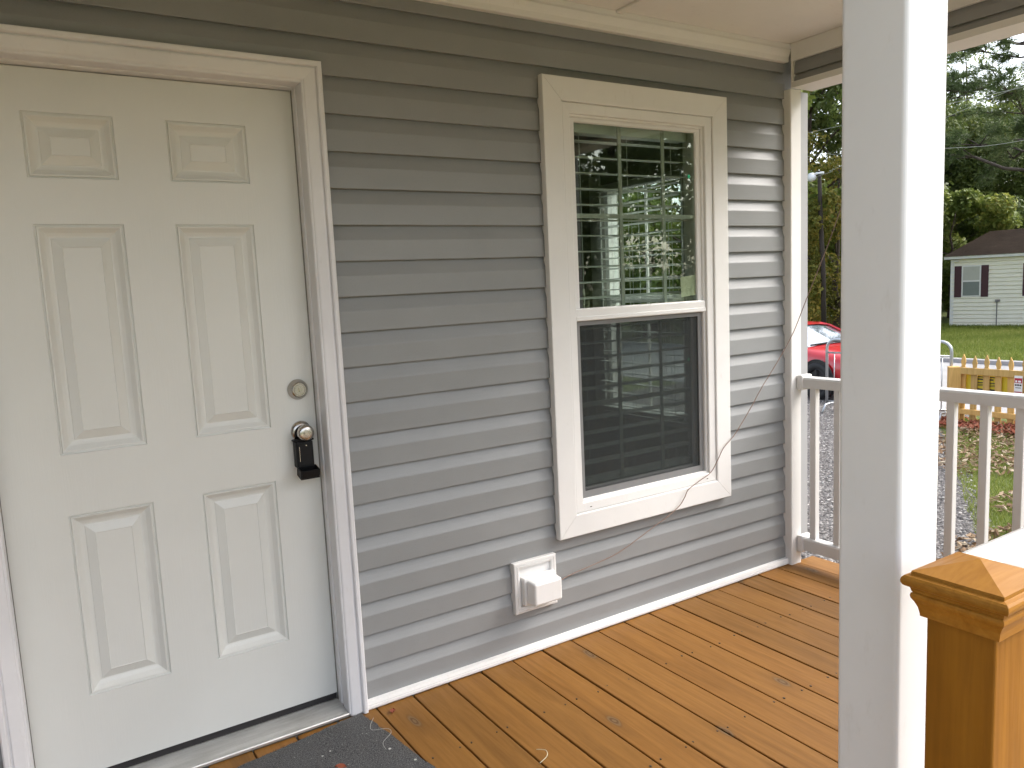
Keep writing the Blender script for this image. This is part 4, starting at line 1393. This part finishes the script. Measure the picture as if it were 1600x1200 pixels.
# ------------------------------------------------------------------ red car
def build_car(loc, rz, label):
    t = empty('parked_car', loc, label, 'car', rz=rz)
    t.scale = (0.9, 0.9, 0.9)                              # local +x forward, z up from the road
    # stations: x, half-width, sill z, belt z, and crown of the lower body
    st = [(-2.30, 0.70, 0.34, 0.80, 0.84), (-2.22, 0.84, 0.26, 0.88, 0.93), (-1.9, 0.91, 0.22, 0.92, 0.98), (-1.35, 0.935, 0.20, 0.93, 1.00), (-0.6, 0.93, 0.19, 0.92, 1.0), (0.1, 0.93, 0.19, 0.91, 0.98),
          (0.75, 0.935, 0.19, 0.90, 0.97), (1.15, 0.94, 0.20, 0.86, 0.93), (1.55, 0.93, 0.21, 0.82, 0.89), (1.95, 0.89, 0.22, 0.76, 0.83), (2.22, 0.80, 0.24, 0.68, 0.75), (2.36, 0.62, 0.30, 0.58, 0.63)]
    bm = bmesh.new()
    rows = []
    for x, hw, zs_, zb_, zc in st:
        sec = [(0, zs_), (hw*0.80, zs_), (hw*0.97, zs_+0.10), (hw, (zs_+zb_)/2), (hw*0.985, zb_-0.10), (hw*0.93, zb_), (hw*0.70, zb_+(zc-zb_)*0.7), (hw*0.3, zc), (0, zc)]
        full = [(x, -a, b) for a, b in sec] + [(x, a, b) for a, b in sec[-2:0:-1]]
        rows.append([bm.verts.new(p) for p in full])
    n = len(rows[0])
    for A, B_ in zip(rows, rows[1:]):
        for q in range(n):
            bm.faces.new((A[q], A[(q+1) % n], B_[(q+1) % n], B_[q]))
    bm.faces.new(rows[0]); bm.faces.new(rows[-1][::-1])
    bmesh.ops.recalc_face_normals(bm, faces=bm.faces[:])
    body = fin('body', bm, 'red_paint', t, local=True, smooth=True)
    # greenhouse: glass shell with roof skin on top
    gs = [(-1.75, 0.62, 0.97, 0.98), (-1.05, 0.60, 0.97, 1.25), (-0.55, 0.60, 0.97, 1.31), (0.0, 0.61, 0.96, 1.30), (0.25, 0.62, 0.95, 1.24), (0.98, 0.70, 0.93, 0.94)]
    bm = bmesh.new()
    rows = []
    for x, hw, z0, z1 in gs:
        b0 = 0.80 if z1-z0 > 0.1 else hw+0.08
        rows.append([bm.verts.new(p) for p in ((x, -b0, z0-0.03), (x, -hw, z1-0.02), (x, -hw*0.6, z1+0.012), (x, 0, z1+0.02), (x, hw*0.6, z1+0.012), (x, hw, z1-0.02), (x, b0, z0-0.03))])
    for A, B_ in zip(rows, rows[1:]):
        for q in range(6):
            bm.faces.new((A[q], B_[q], B_[q+1], A[q+1]))
    bmesh.ops.recalc_face_normals(bm, faces=bm.faces[:])
    fin('glass', bm, 'windscreen', t, local=True, smooth=False)
    bm = bmesh.new()
    rs = [(-1.12, 0.60, 1.235), (-0.55, 0.615, 1.318), (0.0, 0.62, 1.312), (0.22, 0.625, 1.262)]
    rows = []
    for x, hw, z1 in rs:
        rows.append([bm.verts.new(p) for p in ((x, -hw-0.01, z1-0.035), (x, -hw, z1-0.008), (x, -hw*0.6, z1+0.018), (x, 0, z1+0.026), (x, hw*0.6, z1+0.018), (x, hw, z1-0.008), (x, hw+0.01, z1-0.035))])
    for A, B_ in zip(rows, rows[1:]):
        for q in range(6):
            bm.faces.new((A[q], B_[q], B_[q+1], A[q+1]))
    bmesh.ops.recalc_face_normals(bm, faces=bm.faces[:])
    fin('roof', bm, 'red_paint', t, local=True, smooth=True)
    for s in (-1, 1):
        bm = bmesh.new()
        atube(bm, [(0.96, s*0.80, 0.925), (0.25, s*0.655, 1.24), (0.0, s*0.64, 1.285)], 0.028, 6)
        fin('pillar', bm, 'red_paint', t, local=True)
        bm = bmesh.new()
        abox(bm, 2.12, 2.30, s*0.72-0.10, s*0.72+0.10, 0.565, 0.665)
        fin('headlight', bm, 'headlight', t, bev=0.03, local=True)
        bm = bmesh.new()
        abox(bm, 0.55, 0.72, s*0.98-0.09, s*0.98+0.09, 0.93, 1.05)
        fin('mirror', bm, 'red_paint', t, bev=0.03, local=True)
    bm = bmesh.new()
    abox(bm, 2.28, 2.372, -0.56, 0.56, 0.30, 0.56)
    fin('grille', bm, 'black_plastic', t, bev=0.02, local=True)
    bm = bmesh.new()
    atube(bm, [(0.99, -0.66, 0.955), (1.0, 0.0, 0.985), (0.99, 0.66, 0.955)], 0.016, 6)
    fin('wiper_cowl', bm, 'black_plastic', t, local=True)
    for x in (1.42, -1.38):
        for s in (-1, 1):
            bm = bmesh.new()
            alathe(bm, [(0.0, 0.0), (0.30, 0.0), (0.37, 0.0), (0.385, 0.008), (0.385, 0.016), (0.375, 0.018)], (x, s*0.944, 0.355), (0, s, 0), 28)
            fin('wheel_arch', bm, 'rubber', t, local=True)
            bm = bmesh.new()
            alathe(bm, [(0.19, -0.20), (0.31, -0.20), (0.335, -0.17), (0.335, 0.01), (0.315, 0.035), (0.235, 0.04), (0.225, 0.02)], (x, s*0.955, 0.335), (0, s, 0), 32)
            tyre = fin('tyre', bm, 'tyre', t, local=True, smooth=True)
            bm = bmesh.new()
            alathe(bm, [(0.23, 0.02), (0.215, 0.03), (0.20, -0.03), (0.06, -0.01), (0.05, 0.02), (0, 0.02)], (x, s*0.955, 0.335), (0, s, 0), 24)
            for q in range(5):
                a = q*2*pi/5+.3
                atube(bm, [(x+0.04*cos(a), s*0.975, 0.335+0.04*sin(a)), (x+0.215*cos(a), s*0.98, 0.335+0.215*sin(a))], 0.022, 6)
            fin('rim', bm, 'rim', t, local=True)
    return t
hd = R(-97)
car_o = Vector((11.15, 5.74, GZ+0.013)) - Vector((cos(hd), sin(hd), 0))*1.28 - Vector((sin(hd), -cos(hd), 0))*0.84
build_car(car_o, hd, 'bright red coupe parked behind the steel barrier')

# ------------------------------------------------------------------ cream house across the street
th = atan2(-0.967, 0.255)
nb_h = empty('cream_house', (27.829, 12.504, GZ), 'cream sided house with maroon shutters and dark hip roof', 'house', rz=th)
# local x along the wall, local +y points away from us (the wall faces local -y)
SGN = 1.0
HL, HD = 10.5, 7.0
bm = bmesh.new()
pr = []
nlap = 17
for i in range(nlap):
    z0, z1 = 2.34*i/nlap, 2.34*(i+1)/nlap
    pr += [(-0.004, z0), (-0.040, z0+0.016), (-0.006, z1)]
pr += [(0.15, 2.34), (0.15, 0.0)]
aprism(bm, pr, 'x', 0.0, HL)
bmesh.ops.recalc_face_normals(bm, faces=bm.faces[:])
hw_ = fin('wall', bm, 'cream_siding', nb_h, local=True)
bm = bmesh.new()
abox(bm, 0.0, 0.15, 0.16, HD, 0, 2.34); abox(bm, HL-0.15, HL, 0.16, HD, 0, 2.34); abox(bm, 0.15, HL-0.15, HD-0.15, HD, 0, 2.34)
fin('wall', bm, 'cream_siding', nb_h, local=True)
bm = bmesh.new()
abox(bm, -0.025, 0.085, -0.035, 0.05, 0, 2.34)
fin('corner_trim', bm, 'far_white', nb_h, local=True)
bm = bmesh.new()
e = 0.20
for a in ((-e, HL+e, -e, -e+0.03, 2.345, 2.45), (-e, -e+0.03, -e+0.031, HD+e, 2.345, 2.45), (HL+e-0.03, HL+e, -e+0.031, HD+e, 2.345, 2.45)):
    abox(bm, *a)
abox(bm, -e+0.03, HL+e-0.03, -e+0.03, HD+e, 2.345, 2.36)
fin('fascia', bm, 'far_white', nb_h, local=True)
bm = bmesh.new()
E_ = e+0.03
q = [(-E_, -E_, 2.44), (HL+E_, -E_, 2.44), (HL+E_, HD+E_, 2.44), (-E_, HD+E_, 2.44), (0.45, HD/2, 3.36), (HL-0.45, HD/2, 3.36)]
# a slab of shingle courses, stepped
def lerp(a, b, t): return tuple(a[i]+(b[i]-a[i])*t for i in range(3))
nc = 26
for i in range(nc):
    t0, t1 = i/nc, (i+1)/nc
    a0, b0, a1, b1 = lerp(q[0], q[4], t0), lerp(q[1], q[5], t0), lerp(q[0], q[4], t1), lerp(q[1], q[5], t1)
    up_ = 0.016
    bm.faces.new([bm.verts.new(p) for p in ((a0[0], a0[1], a0[2]+up_), (b0[0], b0[1], b0[2]+up_), b1, a1)])
    bm.faces.new([bm.verts.new(p) for p in (a0, b0, (b0[0], b0[1], b0[2]+up_), (a0[0], a0[1], a0[2]+up_))])
for f in ((3, 0, 4), (1, 2, 5), (2, 3, 4, 5)):
    bm.faces.new([bm.verts.new(q[i]) for i in f])
bmesh.ops.recalc_face_normals(bm, faces=bm.faces[:])
hr = fin('roof', bm, 'shingle', nb_h, local=True)
def hbox(name, x0, x1, y0, y1, z0, z1, m, par=None, bev=0.0):
    bm = bmesh.new(); abox(bm, x0, x1, y0, y1, z0, z1)
    return fin(name, bm, m, par or nb_h, local=True, bev=bev)
hbox('roof_vent', 2.5, 2.75, 3.0, 3.2, 3.15, 3.36, 'far_white', hr)
for s0 in (0.325, 2.36, 4.9):
    wv = hbox('window', s0, s0+0.59, -0.045, 0.0, 1.03, 2.11, 'far_white')
    hbox('pane', s0+0.045, s0+0.545, -0.0485, -0.0455, 1.60, 2.065, 'far_curtain', wv)
    hbox('pane', s0+0.045, s0+0.545, -0.0485, -0.0455, 1.075, 1.545, 'far_glass', wv)
    for a in (s0-0.225, s0+0.595):
        hbox('shutter', a, a+0.22, -0.05, 0.0, 1.02, 2.10, 'maroon', None, 0.006)
hbox('security_light', 0.10, 0.26, -0.12, -0.03, 2.25, 2.31, 'far_white', None, 0.02)
bm = bmesh.new()
atube(bm, [(1.41, -0.05, 0.0), (1.41, -0.05, 0.85)], 0.016, 6)
abox(bm, 1.36, 1.50, -0.10, -0.02, 0.84, 0.92)
fin('conduit', bm, 'screen_frame', nb_h, local=True)

# ------------------------------------------------------------------ pole, lamp, wires
pole = empty('utility_pole', (20.05, 12.20, GZ), 'dark wooden utility pole with a white street lamp', 'utility pole')
bm = bmesh.new()
atube(bm, [(20.05, 12.02, GZ), (20.05, 12.06, 1.4), (20.05, 12.15, 3.0), (20.05, 12.20, 4.32)], [0.075, 0.07, 0.062, 0.055], 12)
fin('pole', bm, 'pole_wood', pole, smooth=True)
bm = bmesh.new()
atube(bm, [(20.05, 12.05, 4.25), (20.0, 12.25, 4.26), (19.98, 12.34, 4.22)], 0.035, 8)
fin('lamp_arm', bm, 'lamp_white', pole, smooth=True)
bm = bmesh.new()
alathe(bm, [(0.0, 0.13), (0.08, 0.11), (0.12, 0.03), (0.14, -0.03), (0.10, -0.10), (0.0, -0.13)], (19.97, 12.40, 4.17), (0, 0.2, 1), 14)
fin('lamp_head', bm, 'lamp_white', pole, smooth=True)
for nm, pts, lab in (('overhead_wire', [(20, 30, 5.6), (20, 20, 5.48), (20, 12.5, 5.455), (20, 7, 5.40), (20, -4, 5.6), (20, -20, 6.0)], 'upper overhead wire crossing before the trees'),
                     ('overhead_wire', [(20, 30, 5.3), (20, 20, 4.95), (20, 12.5, 4.78), (20, 11.65, 4.70), (20, 8.6, 4.34), (20, 6.7, 4.21), (20, 2, 4.4), (20, -20, 5.8)], 'lower overhead wire sagging before the trees'),
                     ('overhead_wire', [(20, 20, 3.2), (20, 12.4, 4.15), (20, 11.6, 4.31), (20, 8, 5.2), (20, 0, 6.8)], 'service wire rising past the street lamp')):
    curl(nm, pts, 0.0065, 'cable', lab, 'wire')['group'] = 'overhead wires'

# ------------------------------------------------------------------ trees
def leaf_cloud(rnd, clumps, n, s0, s1, flat=0.0):
    V_, F_ = [], []
    tot = sum(c[3]*c[4]*c[5] for c in clumps)
    for (cx, cy, cz, rx, ry, rz_) in clumps:
        k_ = int(n*rx*ry*rz_/tot)
        for _ in range(k_):
            while True:
                p = Vector((rnd.uniform(-1, 1), rnd.uniform(-1, 1), rnd.uniform(-1, 1)))
                l = p.length
                if l < 1 and rnd.random() < 0.25+0.75*l:
                    break
            c = Vector((cx+p.x*rx, cy+p.y*ry, cz+p.z*rz_))
            s = rnd.uniform(s0, s1)
            nrm = (p*0.7+Vector((rnd.gauss(0, .6), rnd.gauss(0, .6), rnd.gauss(0.35, .6)))).normalized()
            a = nrm.orthogonal().normalized()
            a = Matrix.Rotation(rnd.uniform(0, 2*pi), 3, nrm) @ a
            b = nrm.cross(a)
            i = len(V_)
            V_.extend((tuple(c-a*s), tuple(c-b*s*.55+nrm*s*.15), tuple(c+a*s), tuple(c+b*s*.55+nrm*s*.15)))
            F_.append((i, i+1, i+2, i+3))
    return V_, F_

def tree(name, x, y, h, cr, mat, label, seed, n=7000, low=0.15, leaf=(0.10, 0.19), group=None, trunk=None, lean=(0, 0), fill=1.0):
    rnd = random.Random(seed)
    t = empty(name, (x, y, GZ), label, 'tree', group)
    tr = trunk or h*0.018
    top = Vector((x+lean[0], y+lean[1], GZ+h*0.86))
    base = Vector((x, y, GZ))
    bm = bmesh.new()
    pts, rad = [], []
    for i in range(9):
        f = i/8
        pts.append(base.lerp(top, f)+Vector((rnd.gauss(0, .10), rnd.gauss(0, .10), 0))*(1 if 0 < i else 0))
        rad.append(tr*(1.25 if i == 0 else 1-0.85*f))
    atube(bm, pts, rad, 9)
    clumps = []
    nl = 15
    for i in range(nl):
        f = low+(0.95-low)*(i+0.5)/nl
        a = i*2.4+rnd.uniform(-.5, .5)
        env = sin(pi*min(1, max(0.06, (f-low*0.6)/(1.06-low*0.6))))**0.6
        L = cr*env*rnd.uniform(0.45, 0.95)
        p0 = base.lerp(top, min(0.97, f*0.9))
        p1 = Vector((p0.x+cos(a)*L, p0.y+sin(a)*L, GZ+h*f+rnd.uniform(-.02, .05)*h))
        pm = p0.lerp(p1, 0.5)+Vector((0, 0, 0.06*L))
        atube(bm, [p0, pm, p1], [tr*0.42*(1.1-f), tr*0.26*(1.1-f), tr*0.07], 6)
        for w_ in range(3):
            pe = p1+Vector((rnd.gauss(0, .4)*L*.6, rnd.gauss(0, .4)*L*.6, rnd.gauss(0.1, .3)*L*.5))
            atube(bm, [pm.lerp(p1, .5), pe], [tr*0.12*(1.1-f), tr*0.03], 5)
            rr_ = cr*rnd.uniform(0.20, 0.36)*fill
            clumps.append((pe.x, pe.y, pe.z, rr_, rr_, rr_*rnd.uniform(.55, .85)))
        rr_ = cr*rnd.uniform(0.22, 0.40)*fill
        clumps.append((p1.x, p1.y, p1.z, rr_, rr_, rr_*rnd.uniform(.55, .85)))
    fin('trunk', bm, 'bark', t, smooth=True)
    V_, F_ = leaf_cloud(rnd, clumps, n, *leaf)
    V_ = [(a-x, b-y, c-GZ) for a, b, c in V_]
    raw('crown', V_, F_, mat, parent=t)
    return t

def pine(x, y, h, limbs, label, seed, tuft=0.24, trunk=0.2, start=0.35, reach=3.2, ntuft=11):
    rnd = random.Random(seed)
    t = empty('pine_tree', (x, y, GZ), label, 'tree', 'pine trees')
    bm = bmesh.new()
    base, top = Vector((x, y, GZ)), Vector((x+rnd.uniform(-.3, .3), y+rnd.uniform(-.3, .3), GZ+h))
    pts = [base.lerp(top, i/8)+Vector((rnd.gauss(0, .06), rnd.gauss(0, .06), 0)) for i in range(9)]
    atube(bm, pts, [trunk*(1-0.8*i/8) for i in range(9)], 9)
    V_, F_ = [], []
    def tuftat(p, d):
        for _ in range(22):
            v = (d*0.7+Vector((rnd.gauss(0, .6), rnd.gauss(0, .6), rnd.gauss(0, .6)))).normalized()
            L = tuft*rnd.uniform(.7, 1.15)
            s = v.orthogonal().normalized()
            s = Matrix.Rotation(rnd.uniform(0, 6.28), 3, v) @ s*0.0085
            i = len(V_)
            e = p+v*L-Vector((0, 0, 0.05*L))
            V_.extend((tuple(p-s-base), tuple(p+s-base), tuple(e+s*.5-base), tuple(e-s*.5-base)))
            F_.append((i, i+1, i+2, i+3))
    for i in range(limbs):
        f = start+(0.98-start)*(i+rnd.random()*.6)/limbs
        a = i*2.399+rnd.uniform(-.4, .4)
        L = reach*(1.12-f)**0.7*rnd.uniform(.6, 1.1)
        p0 = base.lerp(top, f)
        dirv = Vector((cos(a), sin(a), rnd.uniform(-.05, .35)))
        P = [p0]
        for s in range(1, 6):
            P.append(p0+dirv*L*s/5+Vector((rnd.gauss(0, .05), rnd.gauss(0, .05), 0.04*L*(s/5)**2+rnd.gauss(0, .04)))*L*.5)
        atube(bm, P, [trunk*.28*(1-.16*s) for s in range(6)], 6)
        for s in range(2, 6):
            for q_ in range(3):
                d2 = (dirv*.8+Vector((rnd.gauss(0, .8), rnd.gauss(0, .8), rnd.gauss(.25, .5)))).normalized()
                l2 = L*rnd.uniform(.12, .34)
                e = P[s]+d2*l2
                m = P[s].lerp(e, .5)+Vector((0, 0, .04))
                atube(bm, [P[s], m, e], [.022, .014, .007], 5)
                for w_ in range(ntuft):
                    tt = rnd.uniform(.35, 1.05)
                    tuftat(P[s].lerp(e, tt)+Vector((rnd.gauss(0, .10), rnd.gauss(0, .10), rnd.gauss(0.02, .08))), d2)
    fin('trunk', bm, 'pine_bark', t, smooth=True)
    raw('crown', V_, F_, 'needle', parent=t)
    return t

def at(yaw_deg, d):
    return -0.03+sin(R(yaw_deg))*d, -2.41+cos(R(yaw_deg))*d
# sliver between the house corner and the column
gA = 'trees beyond the driveway'
x, y = at(53.2, 33); tree('broadleaf_tree', x, y, 15, 3.6, 'leaf_mid', 'tall green tree behind the red car, just past the house corner', 21, 26000, 0.10, (0.06, 0.115), gA)
x, y = at(55.0, 30); tree('broadleaf_tree', x, y, 7.0, 2.2, 'leaf_yellow', 'small yellowing tree right above the red car', 22, 12000, 0.05, (0.045, 0.09), gA)
x, y = at(56.2, 38); tree('broadleaf_tree', x, y, 17, 4.4, 'leaf_dark', 'dark tall tree hidden partly by the white column', 23, 18000, 0.12, (0.08, 0.15), gA)
x, y = at(51.0, 36); tree('broadleaf_tree', x, y, 14, 4.0, 'leaf_dark', 'dark tree behind the house corner board', 24, 9000, 0.1, (0.11, 0.2), gA)
x, y = at(46.5, 26); tree('broadleaf_tree', x, y, 11, 3.4, 'leaf_mid', 'green tree seen through the room behind the window blinds', 25, 8000, 0.05, (0.11, 0.2), gA)
x, y = at(42.5, 30); tree('broadleaf_tree', x, y, 12, 3.6, 'leaf_dark', 'dark tree seen through the left of the window blinds', 26, 8000, 0.05, (0.11, 0.2), gA)
rnd = random.Random(31)
cl = [(20.0+rnd.gauss(0, .15), 12.22+rnd.gauss(0.05, .12), GZ+0.4+i*0.24, 0.22, 0.22, 0.26) for i in range(17)]
V_, F_ = leaf_cloud(rnd, cl, 4200, 0.035, 0.075)
V_ = [(a-20.05, b-12.20, c-GZ) for a, b, c in V_]
raw('creeper', V_, F_, 'leaf_yellow', parent=pole)['label'] = 'yellowing creeper climbing the pole'
# behind the cream house
gB = 'trees behind the cream house'
spec = [(60.8, 43, 9.0, 3.4, 'leaf_dark', 'dark leafy tree at the left end of the cream house'), (63.0, 48, 10.5, 3.6, 'leaf_mid', 'green bushy tree rising behind the cream house roof'),
        (65.2, 46, 9.2, 3.6, 'leaf_dark', 'dark tree behind the right part of the cream house roof'), (67.5, 50, 11, 4.2, 'leaf_mid', 'green tree at the right picture edge behind the cream house'),
        (58.8, 46, 13, 4.2, 'leaf_dark', 'tall dark tree hidden behind the white column'), (61.8, 37, 5.2, 2.0, 'leaf_mid', 'low green shrubby tree beside the cream house corner')]
for i, (a, d, h, cr, m, lab) in enumerate(spec):
    x, y = at(a, d)
    tree('broadleaf_tree', x, y, h, cr, m, lab, 40+i, 22000, 0.06, (0.07, 0.135), gB)
x, y = at(62.4, 52); tree('broadleaf_tree', x, y, 15.5, 3.4, 'leaf_mid', 'thin half bare tree against the white sky beside the column', 61, 4000, 0.35, (0.06, 0.11), gB, 0.22, (0, 0), 0.9)
x, y = at(66.3, 27); pine(x, y, 15.5, 26, 'tall pine at the right picture edge with long needled boughs', 71, 0.26, 0.20, 0.26, 4.6, 9)
x, y = at(61.0, 40); pine(x, y, 17, 26, 'tall pine partly behind the white column', 72, 0.28, 0.16, 0.50, 3.0, 3)
x, y = at(67.4, 31); pine(x, y, 17.5, 24, 'second tall pine beyond the right picture edge with open boughs', 73, 0.30, 0.15, 0.30, 4.6, 8)
# far wood closing the view
rnd = random.Random(99)
cl = []
for i in range(350):
    a = 26+i*0.36+rnd.uniform(-.3, .3)
    d = rnd.uniform(52, 64)
    x, y = at(a, d)
    r_ = rnd.uniform(1.6, 3.0)
    cl.append((x, y, GZ+rnd.uniform(0.8, 5.6 if a < 75 else 13.0), r_, r_, r_*.9))
V_, F_ = leaf_cloud(rnd, cl, 100000, 0.16, 0.30)
raw('woodland', V_, F_, 'leaf_dark', 'dense dark wood closing the view behind the houses', 'woodland', 'stuff')
# trees along the street to the right: they show in the window as reflections
gC = 'trees along the street'
for i, (x, y, h, cr, m, lab) in enumerate([(21, -9, 13, 4.2, 'leaf_dark', 'dark street tree reflected in the window, nearer one'), (25, -17, 15, 4.8, 'leaf_mid', 'green street tree reflected in the window'),
                                           (30, -4, 13, 4.4, 'leaf_dark', 'dark tree across the street seen in the window'), (20.5, -22, 14, 4.6, 'leaf_dark', 'dark street tree furthest to the right in the window'),
                                           (33, -26, 16, 5.0, 'leaf_dark', 'far dark tree reflected high in the window')]):
    tree('broadleaf_tree', x, y, h, cr, m, lab, 80+i, 7000, 0.10, (0.14, 0.26), gC)
